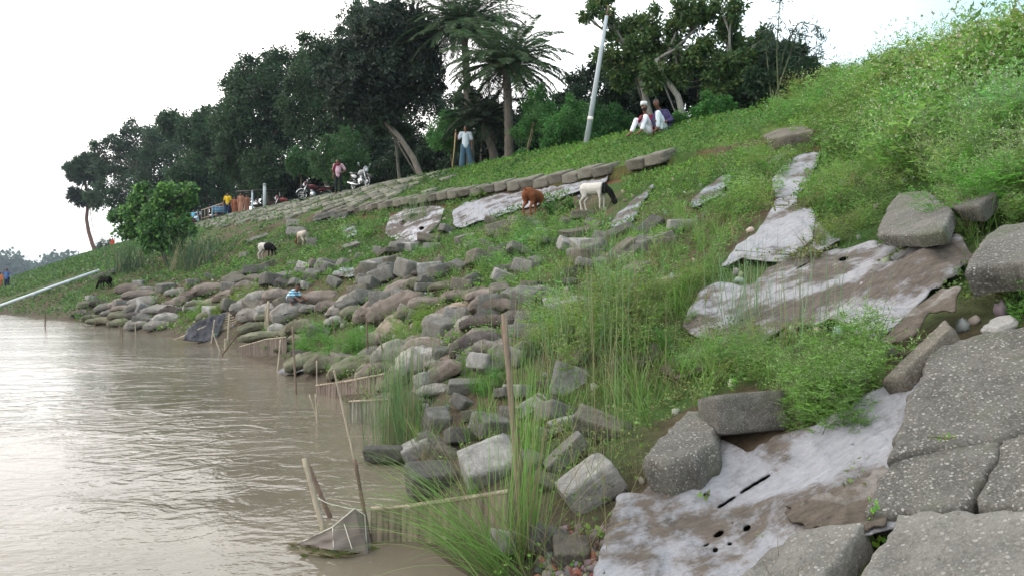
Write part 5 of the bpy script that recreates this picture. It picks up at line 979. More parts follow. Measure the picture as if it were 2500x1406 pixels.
# ------------------------------------------------------------ stakes, screens and nets in the water
BAM = barkmat((.42, .36, .27), 'bamboo_stake'); DBAM = barkmat((.17, .12, .09), 'wet_bamboo')
SL = Labels('bamboo stake', 'bamboo stakes along the water edge')
MBAM = barkmat((.22, .17, .125), 'weathered_bamboo')
def stake(x1, y1, x2, y2, w_, dark=0, dd=0, joints=True, mid=None, label=None):
    g = np.array(gp(x2, y2, 0, True)); d = g[1]; b = g; t = np.array([(x1 - 1250) / FPX * (d + dd), d + dd, (HOR - y1) / FPX * (d + dd)]); r = w_ / FPX * d / 2; b = b + (b - t) / np.linalg.norm(b - t) * .15
    K = 14; f = np.linspace(0, 1, K)[:, None]; pts = b + (t - b) * f
    if mid is not None: pts = bez(b, 2 * px3(mid, d) - (b + t) / 2, t, K)
    rad = r * (1 - .25 * f[:, 0]) * (1 + .12 * (np.arange(K) % 4 == 0)); o = obj('bamboo_stake', MB().tube(pts, rad, 9), (BAM, DBAM, MBAM)[dark], org=tuple(b), smooth=True); tag(o, None, 'stake')
    SL.add(o, (x1 + x2) / 2, (y1 + y2) / 2, ('pale', 'dark', 'brown')[dark])
    if label: SL.items.pop(); tag(o, label, 'stake', SL.grp)
stake(1230, 765, 1272, 1262, 17, 2, label='tallest bamboo pole standing in the centre foreground'); stake(1224, 792, 1290, 1240, 8, 1, .05, label='thin dark rod tied behind the tallest bamboo pole')
stake(742, 1118, 800, 1332, 15, label='thick whitish stake leaning left at the near net'); stake(752, 1132, 806, 1262, 12, 1, .06, label='dark stake just behind the thick whitish stake')
stake(815, 903, 868, 1135, 6, mid=(834, 985), label='thin bent bamboo rod rising from the near net'); stake(866, 1120, 903, 1325, 11, 1, label='short dark post under the thin bent rod')
for a_ in [(685,828,678,906,5,0),(714,795,723,964,6,2),(655,735,652,815,7,0),(649,748,648,800,5,0),(770,962,775,1030,5,0),(755,962,772,1016,4,0),(560,765,555,842,5,0),(582,812,541,868,5,1),(524,780,516,838,4,0),(518,806,537,858,4,0),(551,826,551,855,9,0),(297,798,299,821,3,1),(291,794,294,812,3,1),(265,786,266,803,3,1),(330,788,331,816,3,0),(237,782,228,798,3,1),(112,742,110,795,3,1),
        (415,780,414,802,3,1),(925,812,944,905,5,1),(895,775,898,880,5,1),(812,778,822,850,4,1),(773,880,774,962,4,0),(1023,860,1022,925,3,0),(1036,865,1034,950,3,0),(951,955,950,1035,4,0),(1175,830,1178,905,3,0),(804,905,806,950,4,1),(409,785,411,803,3,0)]: stake(*a_)
SL.close()
def screen(path, label, col, dens=9, name='reed_screen', var=.3):
    """upright screen standing in the water: path of (px, py of the foot, height in px)"""
    pts = []; 
    for x, y, h in path: g = np.array(gp(x, y, 0, True)); pts.append((g, h * .8 * g[1] / FPX))
    mb = MB(); org = pts[0][0]
    for (p, h1), (q, h2) in zip(pts[:-1], pts[1:]):
        L_ = np.linalg.norm(q - p); n = max(4, int(L_ * dens)); dr = (q - p) / L_
        for k in range(n):
            f = (k + .5) / n; c = p + (q - p) * f - org; h = h1 + (h2 - h1) * f; e = v3(rng.normal() * .02 * var, rng.normal() * .02 * var, h * (1 + rng.normal() * .2 * var)); wv = dr * L_ / n * .5; cc = np.array(col) * rng.uniform(.7, 1.3)
            nrm = np.array([-dr[1], dr[0], 0]) * .006; V = [c - wv + [0, 0, -.25], c + wv + [0, 0, -.25], c + wv + e, c - wv + e]; V = [v - nrm for v in V] + [v + nrm for v in V]
            mb.add(V, [[0, 1, 2, 3], [7, 6, 5, 4], [0, 3, 7, 4], [1, 5, 6, 2], [3, 2, 6, 7]], cc)
    m, nt, bs = newmat('reed_screen'); nn = noise(nt, 12, 5, .7, stretch=(3, 3, .6)); k = mixc(nt, rng_(nt, nn, .3, .7), (.55, .55, .55), (1.3, 1.3, 1.3)); nt.links.new(mul(nt, attr(nt), k), bs.inputs['Base Color']); bs.inputs['Roughness'].default_value = .9
    g = empty(name, tuple(org), label, 'screen', 'screens standing at the water edge'); obj('panel', mb, m, g); r = MB(); tp = [p - org + [0, 0, h * .96] for p, h in pts]; r.tube(tp, .012, 6) if len(tp) > 2 else r.tube([tp[0], (tp[0] + tp[1]) / 2, tp[1]], .012, 6); obj('top_rod', r, BAM, g); return g
screen([(585, 866, 26), (650, 866, 50), (700, 862, 52)], 'dark brown reed screen at the water edge below the crouching boy', (.11, .088, .07), 45, var=.10); screen([(772, 962, 28), (850, 962, 42), (940, 958, 60)], 'ragged brown reed screen between the middle stakes', (.14, .11, .09), 45, var=.15)
screen([(852, 1030, 66), (905, 1034, 74), (955, 1030, 74)], 'greyish reed screen behind the thin bent rod', (.16, .15, .12), 45, var=.15)
screen([(905, 1322, 105), (1010, 1320, 112), (1120, 1308, 118), (1240, 1290, 120)], 'wide beige cloth screen between the near stake and the bank', (.165, .14, .10), 30, var=.05)
def near_net():
    g0 = np.array(gp(830, 1350, 0, True)); d = g0[1]; P = {k: px3(v, d + o_) for k, v, o_ in (('a', (725, 1328), .10), ('b', (812, 1286), .0), ('c', (866, 1240), .0), ('d', (890, 1256), .05), ('e', (897, 1352), 0), ('f', (815, 1340), -.05))}
    g = empty('fishing_net', tuple(g0), 'grey mesh net stretched beside the thick whitish stake', 'net'); mb = MB()
    def patch(a, b, c, e, n=9):
        u = np.linspace(0, 1, n); U, W = np.meshgrid(u, u); V = ((1 - U) * (1 - W))[..., None] * a + (U * (1 - W))[..., None] * b + (U * W)[..., None] * c + ((1 - U) * W)[..., None] * e
        V[..., 1] += .03 * vn(U * 4, W * 4, 3); V = V.reshape(-1, 3) - g0; i = np.arange(n - 1)[:, None] * n; j = np.arange(n - 1)[None]; F = np.stack([i + j, i + j + 1, i + n + 1 + j, i + n + j], -1).reshape(-1, 4); V2 = np.concatenate([V, V + [0, .004, 0]]); mb.add(V2, np.concatenate([F, F[:, ::-1] + n * n]), (.3, .28, .25))
    patch(P['f'], P['e'], P['c'], P['b']); patch(P['a'], P['f'], P['b'], P['a'] + [0, 0, .01]); patch(P['e'], P['e'] + [.02, .05, 0], P['d'], P['c'])
    m, nt, bs = newmat('net_mesh'); bs.inputs['Base Color'].default_value = (.20, .175, .155, 1); bs.inputs['Alpha'].default_value = .66; bs.inputs['Roughness'].default_value = .8; obj('mesh_panel', mb, m, g, smooth=True)
    r = MB(); r.tube([P['a'] - g0, P['b'] - g0, P['c'] - g0, P['d'] - g0, P['e'] - g0], .004, 5); r.tube([P['b'] - g0, P['f'] - g0], .003, 5); r.tube([P['b'] - g0 + [.06, 0, 0.03], (P['f'] - g0) + [.1, 0, 0]], .003, 5); obj('rope', r, simple((.5, .48, .42)), g)
    mb = MB()
    for k in range(260):
        f = rng.random(); c = np.array(gp(730 + 165 * f + rng.normal() * 8, 1330 + 26 * math.sin(f * 3.1) + rng.normal() * 4, .0, True)) + [0, 0, rng.uniform(0, .015)]; an = rng.uniform(-.6, .6) + math.pi * (rng.random() < .5); l = rng.uniform(.03, .12)
        mb.add(*leaves((c - g0)[None], v3(math.cos(an), math.sin(an) * .6, rng.uniform(0, .2))[None], l, .006 if rng.random() < .85 else .03, np.array([[.10, .13, .04] if rng.random() < .5 else [.20, .16, .09]])))
    o = obj('floating_debris', (mb.data()[0] + g0, mb.data()[1], mb.data()[2]), leafmat(), org=tuple(g0)); tag(o, 'clump of floating reeds and leaves caught at the near net', 'debris', kind='stuff')
near_net()
tag(obj('mooring_cord', MB().tube([px3(p, 4.35) for p in ((770, 1212), (800, 1228), (850, 1240), (900, 1247), (1000, 1240))], .0035, 5), simple((.5, .5, .42)), org=tuple(px3((770, 1212), 4.35))), 'thin cord tied from the whitish stake across the near net', 'cord')
def rack():
    pg = gp(510, 825, 0, True); g0 = np.array(pg); g = empty('net_drying_rack', tuple(g0), 'black net draped over a rack of thin bamboo slats at the water', 'net rack'); d = g0[1]
    for i in range(13):
        a1 = px3((424 + 5 * i, 828 - .3 * i + 2), d - .2 + .03 * i); b1 = px3((566 + 12 * math.sin(i * .5), 768 + 5.2 * i), d + .55 - .03 * i); obj('slat', MB().tube([a1 - g0, (a1 + b1) / 2 - g0 + [0, 0, .06 * math.sin(i)], b1 - g0], .016, 5), BAM, g)
    poly = [(446, 834), (455, 806), (478, 786), (520, 770), (552, 766), (548, 785), (540, 805), (530, 835), (500, 838)]; gx = np.arange(440, 560, 2.5); gy = np.arange(760, 842, 2.5); X, Y = np.meshgrid(gx, gy)
    dep = d - .25 + (835 - Y) / 70 * .75 + .10 * fbm(X / 9, Y / 14, 3, 3); V = np.stack([(X - 1250) / FPX * dep, dep, (HOR - Y) / FPX * dep + .03], -1).reshape(-1, 3) - g0; ins = inpoly(X, Y, poly); c = ins[:-1, :-1] & ins[1:, 1:] & ins[1:, :-1] & ins[:-1, 1:]; J, I = np.nonzero(c); n = len(gx); a2 = J * n + I; F = np.stack([a2, a2 + n, a2 + n + 1, a2 + 1], -1)
    u, inv = np.unique(F, return_inverse=True); o = obj('net_cloth', (V[u], inv.reshape(F.shape), None), simple((.035, .037, .045), .7, var=.5, scale=5), g, smooth=True); md = o.modifiers.new('t', 'SOLIDIFY'); md.thickness = .012
rack()

# ------------------------------------------------------------ ground plants
CLEAR = [[(-60,752),(240,655),(246,662),(-60,766)], [(1440,1420),(1498,1250),(1505,1212),(1665,1150),(1765,1082),(1990,1040),(2270,905),(2330,960),(2180,1180),(2060,1230),(1960,1430)], [(1740,668),(1790,610),(1890,500),(1945,395),(2012,368),(1975,430),(1930,500),(1990,520),(1975,590),(1905,645)],
    [(1700,750),(1740,690),(1930,665),(2130,588),(2340,588),(2385,640),(2330,690),(2190,810),(2130,850),(2050,800),(1850,810)], [(2150,860),(2235,755),(2350,735),(2335,790),(2230,850)], [(1480,555),(1545,485),(1605,448),(1575,495),(1510,562)], [(1680,503),(1762,430),(1795,430),(1700,512)],
    [(938,575),(950,530),(1040,505),(1092,505),(1035,592)], [(1100,520),(1190,485),(1480,428),(1475,450),(1260,505),(1110,560)], [(2085,1500),(2150,930),(2306,775),(2500,750),(2700,750),(2700,1500)], [(2352,660),(2408,572),(2620,520),(2620,720),(2480,720)], [(2140,570),(2168,500),(2262,464),(2325,512),(2300,600),(2160,600)],
    [(1560,1150),(1680,1000),(1745,1060),(1700,1120)], [(1735,1070),(1745,970),(1890,950),(1890,1040)], [(1250,448),(1600,385),(1600,412),(1250,478)], [(1960,1430),(1770,1430),(1942,1290),(2115,1266),(2100,1430)], [(1400,435),(1515,435),(1530,540),(1390,520)], [(1272,458),(1325,462),(1310,530),(1275,530)], [(630,598),(672,598),(672,636),(630,636)], [(722,568),(750,568),(750,602),(722,602)],
    [(1852,318),(1985,305),(1985,352),(1860,356)]]
BAGZ = [(200,740),(320,690),(600,690),(760,700),(960,660),(1080,665),(1250,700),(1300,760),(1250,900),(1090,990),(960,960),(700,920),(560,870),(300,830)]
def clear_at(px, py):
    c = np.zeros(px.shape, bool)
    for p in CLEAR: c |= inpoly(px, py, p)
    return c
def spread(n, tmin, tmax, smin, smax, pw=1.5, off=4.0):
    """land points whose density falls with distance"""
    u = rng.random(n); a = (tmin + off) ** (1 - pw); b = (tmax + off) ** (1 - pw); t = (a + (b - a) * u) ** (1 / (1 - pw)) - off; s = rng.uniform(smin, smax, n)
    k = (s > sw(t) + .02); t, s = t[k], s[k]; x = .8 * s - .6 * t; y = .6 * s + .8 * t; ok = y > 1.2; x, y, s, t = x[ok], y[ok], s[ok], t[ok]; z = height(x, y)
    P = np.stack([x, y, z], 1); px, py = proj(P); vis = (px > -250) & (px < 2750) & (py < 1550); return P[vis], s[vis], t[vis], px[vis], py[vis]
gm = leafmat('ground_foliage', .3, .25)
def carpet():
    P, s, t, px, py = spread(620000, -2.5, 120, 0.8, 17.5, 1.55)
    n1 = fbm(s * .6, t * .5, 71, 3); n2 = fbm(s * 2.2, t * 1.8, 81, 2); d = P[:, 1]
    cover = .95 + .5 * n1 + .3 * n2; cover = np.where(s > 12.9, .96, cover); cover -= .55 * (1 - sst(.2, 1.6, s - sw(t)))
    cover -= .8 * inpoly(px, py, BAGZ) * (n1 + n2 < -.02 + .14 * sst(600, 1000, px)); cover -= .75 * (inpoly(px, py, [(440, 600), (450, 540), (900, 430), (1040, 440), (900, 520), (620, 590)]))
    cover -= .5 * inpoly(px, py, [(880,1080),(1300,900),(1700,1000),(1500,1400),(1150,1400)]) * (n2 < .15)
    k = (rng.random(len(P)) < cover) & ~clear_at(px, py); P, s, t, px, py, n1, n2, d = [a[k] for a in (P, s, t, px, py, n1, n2, d)]
    n = len(P); hmax = .03 + .14 * np.clip(n1 + .5, 0, 1) + .05 * np.clip(n2 + .4, 0, 1); hmax = np.where(s > 12.9, .07, hmax); hmax *= 1 + .25 * sst(10, 30, d)
    P[:, 2] += rng.random(n) ** .7 * hmax; ln = np.maximum(.024, .0033 * d) * rng.uniform(.6, 1.5, n); ln = np.minimum(ln, .3)
    D = rng.normal(size=(n, 3)) * [1, 1, .5] + [-.25, -.35, .35]
    c1 = np.array([.135, .27, .045]); c2 = np.array([.06, .15, .035]); c3 = np.array([.16, .165, .07]); f = np.clip(.5 + .9 * n1 + .5 * vn(s * 1.3, t * 1.1, 91), 0, 1)[:, None]
    C = c2 + (c1 - c2) * f; dry = np.clip((1 - sst(4, 9, s)) * .35 + .6 * (vn(s * .9, t * .8, 95)) + .05, 0, .8)[:, None] * (s < 12.5)[:, None]; C = C + (c3 - C) * dry
    C = C + (np.array([.075, .14, .05]) - C) * (.75 * sst(18, 32, d))[:, None] * (px < 1100)[:, None]
    C = C * rng.uniform(.6, 1.45, (n, 1)) * (1 + .12 * rng.normal(size=(n, 3)))
    o = obj('ground_cover', leaves(P, D, ln, ln * rng.uniform(.35, .75, n), np.clip(C, .005, .6)), gm); tag(o, 'low creeping leaves covering the bank', 'ground cover', kind='stuff')
carpet()
def grass_proto(nb, wd, c, lean=.45, spreadr=.07):
    mb = MB()
    for k in range(nb):
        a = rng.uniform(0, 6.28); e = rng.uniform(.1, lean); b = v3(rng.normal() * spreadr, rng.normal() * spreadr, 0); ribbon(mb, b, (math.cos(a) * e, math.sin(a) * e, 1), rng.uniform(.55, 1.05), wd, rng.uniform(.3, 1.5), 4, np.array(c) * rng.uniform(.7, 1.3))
    return mb.data()
def weed_proto(lod):
    """a bushy weed one unit tall: finely cut leaves below, forked sprays of tiny white heads above"""
    P, D, Ln, W, C = [], [], [], [], []; nb = (9, 6, 4)[lod]; nl = (7, 4, 3)[lod]
    def add(p, d, l, w_, c): P.append(p); D.append(d); Ln.append(l); W.append(w_); C.append(c)
    for k in range(nb):
        z0 = .08 + .5 * k / nb; az = k * 2.4 + rng.uniform(-.3, .3); e = rng.uniform(.35, .8); dr = v3(math.cos(az) * e, math.sin(az) * e, 1); dr /= np.linalg.norm(dr); base = v3(0, 0, z0 * .8); Lb = rng.uniform(.38, .6) * (1.1 - .3 * z0); tip = base + dr * Lb
        if lod < 2: add(base, dr, Lb, .012, (.14, .20, .08))
        g = np.array([.13, .27, .048]) * rng.uniform(.8, 1.25)
        for j in range((5, 3, 2)[lod]):                      # cut leaves along the branch
            q = base + dr * Lb * rng.uniform(.05, .8); a2 = rng.uniform(0, 6.28); ld = v3(math.cos(a2), math.sin(a2), .25); 
            for m in range(nl):
                f = m / nl; sd = v3(-math.sin(a2), math.cos(a2), .1) * (1 if m % 2 else -1); add(q + ld * .16 * f, ld * .8 + sd * .7 + rng.normal(size=3) * .15, (.085, .11, .17)[lod] * (1 - .3 * f), (.016, .028, .06)[lod], g * rng.uniform(.75, 1.25))
        for j in range((11, 7, 3)[lod]):                     # flower heads
            q = tip + rng.normal(size=3) * [.085, .085, .06]
            if lod == 0: add(tip - dr * .05, q - tip + dr * .05, np.linalg.norm(q - tip + dr * .05), .006, (.16, .24, .09))
            s_ = (.017, .024, .042)[lod]; col = (.36, .42, .26) if rng.random() < (.6, .5, .38)[lod] else (.16, .28, .07); add(q, rng.normal(size=3), s_, s_ * .9, col)
            if lod < 2: add(q - [0, 0, .01], rng.normal(size=3) + [0, 0, 1], .05, .012, g * 1.15)
    V, F, Cc = leaves(np.array(P), np.array(D), np.array(Ln), np.array(W), np.array(C)); return V, F, Cc
def weeds():
    zones = [(0, -2.5, 7.5, 9), (1, 4, 22, 9), (2, 18, 60, 9)]
    PR = {l: [weed_proto(l) for _ in range(7)] for l in (0, 1, 2)}
    P, s, t, px, py = spread(36000, -3, 70, 1.5, 18.2, 1.45, 5)
    n1 = vn(s * .45, t * .35, 171) + .5 * vn(s * 1.2, t * 1.0, 173); dens = np.full(len(P), .06) + .55 * (n1 > .12)
    R1 = [(1480,560),(1700,300),(1900,250),(2100,170),(2800,-100),(2800,560),(2380,560),(2200,600),(1990,640),(1700,800),(1480,900),(1420,760)]; dens += .55 * inpoly(px, py, R1)
    R2 = [(1230,640),(1480,560),(1480,900),(1250,800)]; dens += .15 * inpoly(px, py, R2); dens += .5 * inpoly(px, py, [(1700,800),(2150,780),(2170,900),(2100,1010),(1900,1010),(1750,950),(1480,900)])
    dens *= np.where((s > 13) & (px < 1780), .02, 1); dens *= np.where(inpoly(px, py, [(1250,420),(1900,250),(1780,420),(1480,430),(1250,480)]), .02, 1); dens *= np.where(inpoly(px, py, BAGZ), .4, 1); dens *= np.where((s < sw(t) + .8), .1, 1); dens *= np.where(inpoly(px, py, [(430,620),(450,540),(900,430),(1150,400),(1000,500),(700,560)]), .02, 1)
    dens *= np.where(inpoly(px, py, [(900,1000),(1400,850),(1750,1000),(1500,1420),(1100,1420)]), .15, 1)
    tall = np.clip(.26 + .22 * (n1 > .1) + .62 * inpoly(px, py, [(1850,330),(1900,240),(2800,-200),(2800,520),(2350,520),(2100,420)]) - .10 * (px < 1500) + .12 * inpoly(px, py, R1) * (px > 1800), .15, 1.1) * rng.uniform(.6, 1.35, len(P)) * np.where(s > 13.5, np.interp(px, [1700, 2000, 2350, 2500], [.5, .8, .8, .6]), 1) * (1 + 1.1 * vn(s * .9, t * .8, 175))
    _, pyt = proj(P + np.stack([0 * s, 0 * s, tall * .8], 1)); k = (rng.random(len(P)) < dens) & ~clear_at(px, py) & ~(clear_at(px, pyt) & (rng.random(len(P)) < .93)); _, pym = proj(P + np.stack([0 * s, 0 * s, tall * .45], 1)); k &= ~(clear_at(px, pym) & (rng.random(len(P)) < .93))
    k &= ~(inpoly(px, pyt, [(1230,740),(700,700),(700,900),(1230,960)]) & (rng.random(len(P)) < .75))
    P, s, t, px, tall, n1 = [a[k] for a in (P, s, t, px, tall, n1)]; d = P[:, 1]; P[:, 2] -= .02; out = []
    brn = (vn(s * .55, t * .6, 190) + .4 * vn(s * 2.5, t * 2, 191) > .28)[:, None]; tint = np.where(brn, np.array([1.12, .97, .9]), np.array([1, 1, 1.0])) * np.stack([1 + .25 * vn(s * .8, t * .7, 181) + .1 * rng.normal(size=len(P)), 1 + .12 * rng.normal(size=len(P)) + .1 * vn(s * .5, t * .5, 183), np.full(len(P), 1.0)], 1) * rng.uniform(.75, 1.35, (len(P), 1)) * (1 + .35 * sst(2000, 2300, px))[:, None] ** np.array([.5, .3, .8])
    for l, lo, hi in ((0, 0, 8.0), (1, 8.0, 18), (2, 18, 90)):
        q = (d >= lo) & (d < hi); out.append(scatter(PR[l], P[q], rng.uniform(0, 6.28, q.sum()), tall[q], tint[q]))
    off = 0; V, F, C = [], [], []
    for v, f, c in out: V.append(v); F.append(f + off); C.append(c); off += len(v)
    print('weeds', len(P), off); o = obj('weeds', (np.concatenate(V), np.concatenate(F), np.concatenate(C)), gm); tag(o, 'feathery green weeds dotted with tiny white flowers', 'weeds', kind='stuff')
weeds()
def grasses():
    PR = [grass_proto(16, .022, (.12, .23, .05)) for _ in range(5)] + [grass_proto(12, .018, (.20, .18, .09), .7) for _ in range(2)]; PF = [grass_proto(9, .05, (.10, .20, .05)) for _ in range(4)]
    P, s, t, px, py = spread(17000, -2.5, 70, .8, 15, 1.5, 5); n1 = vn(s * .7, t * .6, 271) + .6 * vn(s * 2, t * 2, 272); dens = .28 + .6 * (n1 > .05); dens *= np.where(inpoly(px, py, [(430,620),(450,540),(900,430),(1150,400),(1000,500),(700,560)]), .08, 1); dens *= np.where(inpoly(px, py, BAGZ), .35, 1)
    h = rng.uniform(.14, .42, len(P)) * np.where(s > 12.9, .25, 1); _, pyt = proj(P + np.stack([0 * s, 0 * s, h * .7], 1)); k = (rng.random(len(P)) < dens) & ~clear_at(px, py) & ~(clear_at(px, pyt) & (rng.random(len(P)) < .9)) & ~(inpoly(px, pyt, BAGZ) & (rng.random(len(P)) < .5)); P, h, s, t = P[k], h[k], s[k], t[k]; d = P[:, 1]; out = []
    tint = rng.uniform(.7, 1.35, (len(P), 1)) * np.array([1, 1, 1.0]); V, F, C = [], [], []; off = 0
    for pr, q in ((PR, d < 12), (PF, d >= 12)):
        v, f, c = scatter(pr, P[q], rng.uniform(0, 6.28, q.sum()), h[q], tint[q], .2); V.append(v); F.append(f + off); C.append(c); off += len(v)
    o = obj('grass', (np.concatenate(V), np.concatenate(F), np.concatenate(C)), gm); tag(o, 'rough tufts of grass between the blocks', 'grass', kind='stuff')
grasses()

# single plants
RG = 'tall reed clumps near the water'
def reeds(px, py, n, L_, lean, wd, col, label, spr=.06, upright=.0, droop=(.3, 1.2), bias=(0, 0), group=RG, name='reed_clump', straw=.15):
    g = np.array(gp(px, py, 0, True)); mb = MB()
    for k in range(n):
        a = rng.uniform(0, 6.28); e = abs(rng.normal()) * lean; b = v3(rng.normal() * spr, rng.normal() * spr, -.02); d = v3(math.cos(a) * e + bias[0] * rng.random(), math.sin(a) * e + bias[1] * rng.random(), 1)
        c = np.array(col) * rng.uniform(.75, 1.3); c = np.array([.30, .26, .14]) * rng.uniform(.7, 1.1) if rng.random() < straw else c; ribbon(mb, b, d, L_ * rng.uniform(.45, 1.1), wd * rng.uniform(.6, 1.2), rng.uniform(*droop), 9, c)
    o = obj(name, (mb.data()[0] + g, mb.data()[1], mb.data()[2]), leafmat('reed_leaf', .35, .4), org=tuple(g)); return tag(o, label, 'reeds', group)
reeds(1235, 1400, 200, 1.0, .42, .0055, (.14, .27, .06), 'large reed clump at bottom centre fanning to the left', .07, droop=(.4, 1.6), bias=(-1.4, 0)); reeds(1272, 1370, 90, 1.15, .10, .006, (.16, .30, .07), 'upright reed clump directly right of the tallest pole', .05, droop=(.05, .5), bias=(.15, 0))
reeds(975, 1090, 230, 1.25, .16, .006, (.13, .24, .09), 'dense upright reed clump at the water edge left of the poles', .12, droop=(.2, .9)); reeds(930, 1085, 90, .8, .3, .005, (.13, .2, .08), 'thinner reed clump at the water just left of the dense upright one', .15)
reeds(1445, 905, 90, 1.6, .25, .006, (.15, .26, .12), 'tall bluish reed clump right of the dark sandbags', .22, droop=(.15, 1.0)); reeds(1340, 960, 60, 1.4, .25, .006, (.15, .26, .11), 'tall reed clump between the poles and the upright pale slab', .2, droop=(.2, 1.1)); reeds(1530, 830, 55, 1.4, .2, .006, (.14, .25, .12), 'tall reed clump below the weedy slope, middle right', .22, droop=(.1, .8))
reeds(1500, 1100, 26, 1.3, .14, .006, (.17, .26, .10), 'sparse reed tuft left of the tilted pebbled block', .08, droop=(.1, .9)); reeds(1810, 815, 80, 1.0, .18, .006, (.15, .26, .13), 'thin reed tuft in front of the brown stained sheet', .15, droop=(.1, .8)); reeds(1960, 860, 60, .9, .2, .006, (.15, .24, .12), 'second thin reed tuft right of the one before the stained sheet', .2, droop=(.1, .8))
reeds(1120, 1320, 40, .9, .5, .004, (.16, .24, .08), 'loose reeds bending over the beige cloth screen', .1, bias=(-1.2, 0), droop=(.5, 1.6)); reeds(1400, 1370, 40, .6, .5, .004, (.24, .22, .10), 'dry straw coloured reed tuft at the foot of the white sheet', .12, straw=.6, droop=(.4, 1.8))
reeds(1015, 545, 120, 1.3, .25, .012, (.13, .22, .09), 'wispy reeds left of the torn white sheet', .35, droop=(.3, 1.2)); reeds(1450, 1230, 60, .75, .55, .0045, (.20, .22, .09), 'sprawling reeds under the round light block', .15, straw=.5, droop=(.5, 1.8)); reeds(1560, 960, 50, .9, .5, .005, (.2, .22, .09), 'dry sprawling reeds above the tilted pebbled block', .25, straw=.5, droop=(.5, 1.8))
d_ = 0
for px, py, lab in ((322, 665, 'left one of two wispy bluish bushes by the lime green tree'), (470, 660, 'right one of two wispy bluish bushes by the lime green tree')):
    reeds(px, py, 150, 1.9, .35, .04, (.06, .11, .06), lab, .55, group='wispy bushes by the lime green tree', name='wispy_bush', straw=.1, droop=(.2, .9))['category'] = 'bush'
def weed_plant(px, py, n, rad, h, label, name='flowering_weed', tint=(1, 1, 1)):
    g = np.array(gp(px, py)); a = rng.uniform(0, 6.28, n); r = rad * np.sqrt(rng.random(n)); P = g + np.stack([r * np.cos(a), r * np.sin(a), np.zeros(n)], 1); P[:, 2] = height(P[:, 0], P[:, 1]) - .02
    PR = [weed_proto(0) for _ in range(6)]; V, F, C = scatter(PR, P, rng.uniform(0, 6.28, n), h * rng.uniform(.45, 1.25, n), np.array(tint) * rng.uniform(.85, 1.2, (n, 1)), .25); return tag(obj(name, (V, F, C), gm, org=tuple(g)), label, 'weed', 'single plants near the sheets')
weed_plant(2045, 1030, 30, .22, .42, 'big rounded flowering weed right of the near blocks', tint=(.9, .9, .9)); weed_plant(2080, 900, 9, .18, .36, 'flowering weed above the big rounded one'); weed_plant(1850, 880, 12, .35, .3, 'sparse brownish weed left of the big rounded one', tint=(1.3, .9, .9))
weed_plant(2370, 560, 8, .12, .55, 'bright green weed between the two overhanging slabs', tint=(.8, 1.1, .8)); weed_plant(2510, 790, 6, .12, .3, 'bright weed at the right edge under the high slab', tint=(.8, 1.1, .8)); weed_plant(1180, 960, 12, .2, .22, 'dark green low weed left of the tallest pole', tint=(.6, .8, .7)); weed_plant(1905, 1300, 12, .14, .12, 'small grey green weed on the white sheet', tint=(1.1, .9, 1)); weed_plant(1568, 1270, 5, .05, .10, 'small tuft growing through the sheet near its lower edge')
weed_plant(830, 870, 30, .5, .45, 'bright green weed clump among the middle sandbags', tint=(.75, .95, .7)); weed_plant(760, 850, 24, .4, .4, 'bright green weed clump left of the middle sandbags', tint=(.75, .95, .7)); weed_plant(1010, 815, 16, .35, .4, 'yellow green weed tuft on the brown sandbags', tint=(1.1, 1.0, .7)); weed_plant(560, 755, 26, .6, .45, 'yellow green weed behind the black net rack', tint=(1.2, 1.0, .7)); weed_plant(465, 785, 22, .5, .4, 'yellow green weed left of the black net rack', tint=(1.0, 1.05, .7)); weed_plant(845, 915, 14, .3, .3, 'low green weed above the ragged reed screen', tint=(.8, .95, .7))
def vine(px, py, n, rad, leaf, col, label, h=.12, name='leafy_vine', lift=.0, hang=0.0):
    g = np.array(gp(px, py, lift)); st = MB(); ns = max(4, n // 9); Q = []
    for k in range(ns):
        q = g + rng.normal(size=3) * [rad, rad * .6, h] - [0, 0, hang * rng.random()]; m_ = (g + q) / 2 + rng.normal(size=3) * rad * .12; cv = bez(g - [0, 0, h * .6], m_, q, 7); st.tube(cv, np.linspace(.0035, .0015, 7), 4, (.16, .17, .07)); Q.append(cv[1:])
    Q = np.concatenate(Q); P = Q[rng.integers(0, len(Q), n)] + rng.normal(size=(n, 3)) * leaf * .25
    st.add(*leaves(P, rng.normal(size=(n, 3)) + [-.2, -.5, .1], leaf * rng.uniform(.7, 1.3, n), leaf * .75, jitc(col, n, .25, .1))); return tag(obj(name, st, gm, org=tuple(g)), label, 'vine', 'leafy vines on the slabs')
vine(2260, 575, 220, .16, .032, (.17, .24, .06), 'creeper hanging under the rounded pebbled slab', .07, lift=.12, hang=.1); vine(2415, 690, 130, .09, .035, (.20, .30, .06), 'yellow green creeper in the hollow below the high slab', .06, lift=.1); vine(2128, 1312, 40, .035, .030, (.16, .36, .05), 'bright sprout in the gap left of the bottom right slab', .04, lift=.05); vine(2310, 1068, 10, .03, .018, (.17, .30, .05), 'tiny sprout on the crack between slabs', .008, lift=.18)
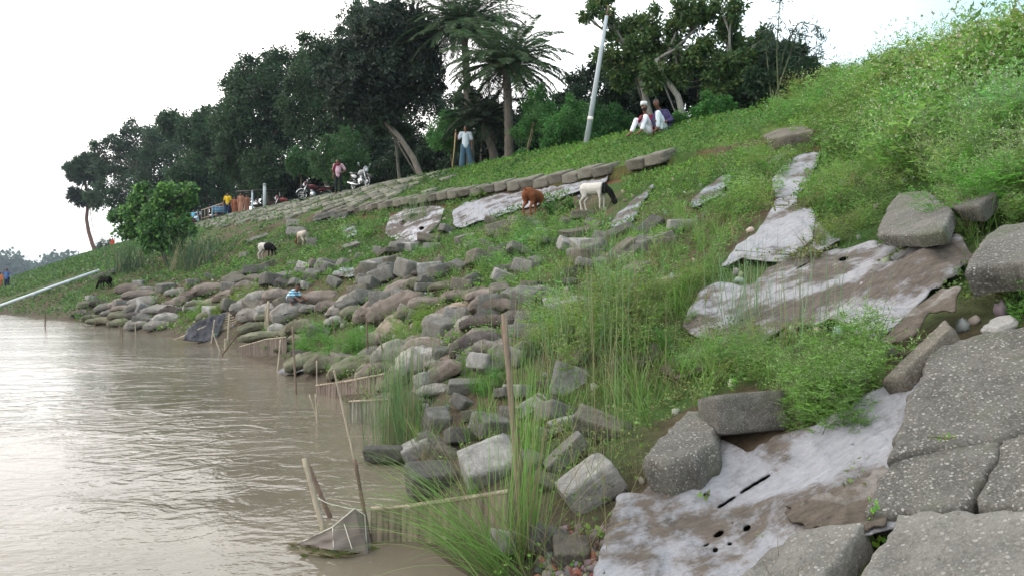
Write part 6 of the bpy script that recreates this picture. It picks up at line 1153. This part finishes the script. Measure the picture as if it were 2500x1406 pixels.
vine(2000, 500, 700, .42, .035, (.16, .21, .06), 'thick creeper right of the white sheet running upslope', .06, lift=.05); vine(2010, 620, 500, .35, .032, (.17, .21, .07), 'creeper draped between the two upper sheets', .05, lift=.05); vine(1722, 1208, 6, .015, .035, (.2, .28, .1), 'tiny seedling standing on the white sheet', .02, lift=.12); vine(1455, 1290, 40, .07, .03, (.17, .30, .06), 'small leafy plant left of the white sheet corner', .03, lift=.03)
# leafy bright plants on the far slope
for px, py, n, r_, c, lab in [(735, 668, 160, .35, (.13, .30, .04), 'bright banana leaved plant right of the black and white kid goat'), (905, 560, 120, .4, (.12, .26, .05), 'broad leaved plant on the slope left of the torn sheet'), (1190, 465, 150, .28, (.11, .24, .04), 'bright tuft on the kerb row left part'), (1352, 510, 300, .26, (.06, .16, .04), 'leafy weed hiding the head of the brown goat'), (1392, 498, 120, .2, (.11, .22, .06), 'pale leafy weed behind the white and black goat')]:
    v_ = vine(px, py, n, r_, .09, c, lab, r_ * .6, name='leafy_plant', lift=r_ * .6); v_['category'] = 'plant'; v_['group'] = 'leafy plants on the slope'

# gravel and brick bits by the lower edge of the sheet
def rubble():
    mb = MB()
    for k in range(230):
        px = rng.uniform(1310, 1500); py = rng.uniform(1290, 1420); g = np.array(gp(px, py)); r = rng.uniform(.006, .03); V, F = block_mesh(k, (r * 2, r * 1.6, r * 1.3), .2, 3); V = V @ np.array(Euler(tuple(rng.uniform(0, 3, 3))).to_matrix()); mb.add(V + g, F, jitc((.13, .06, .045) if rng.random() < .3 else (.14, .125, .11), 1)[0])
    m, nt, bs = newmat('rubble'); nt.links.new(attr(nt), bs.inputs['Base Color']); bs.inputs['Roughness'].default_value = .95; tag(obj('rubble', mb, m), 'brick and stone rubble at the lower edge of the white sheet', 'rubble', kind='stuff')
    mb = MB()
    for k in range(900):
        s = rng.uniform(3, 12); t = rng.uniform(0, 35) ** 1.0; x = .8 * s - .6 * t; y = .6 * s + .8 * t
        if s < sw(t) + .1: continue
        r = rng.uniform(.02, .07); V, F = block_mesh(k, (r * 2, r * 1.6, r * 1.2), .2, 2); V = V @ np.array(Euler(tuple(rng.uniform(0, 3, 3))).to_matrix()); mb.add(V + [x, y, float(height(x, y)) + r * .3], F, jitc((.24, .23, .2), 1)[0])
    tag(obj('stone_chips', mb, m), 'small stone chips scattered over the bank', 'stones', kind='stuff')
rubble()
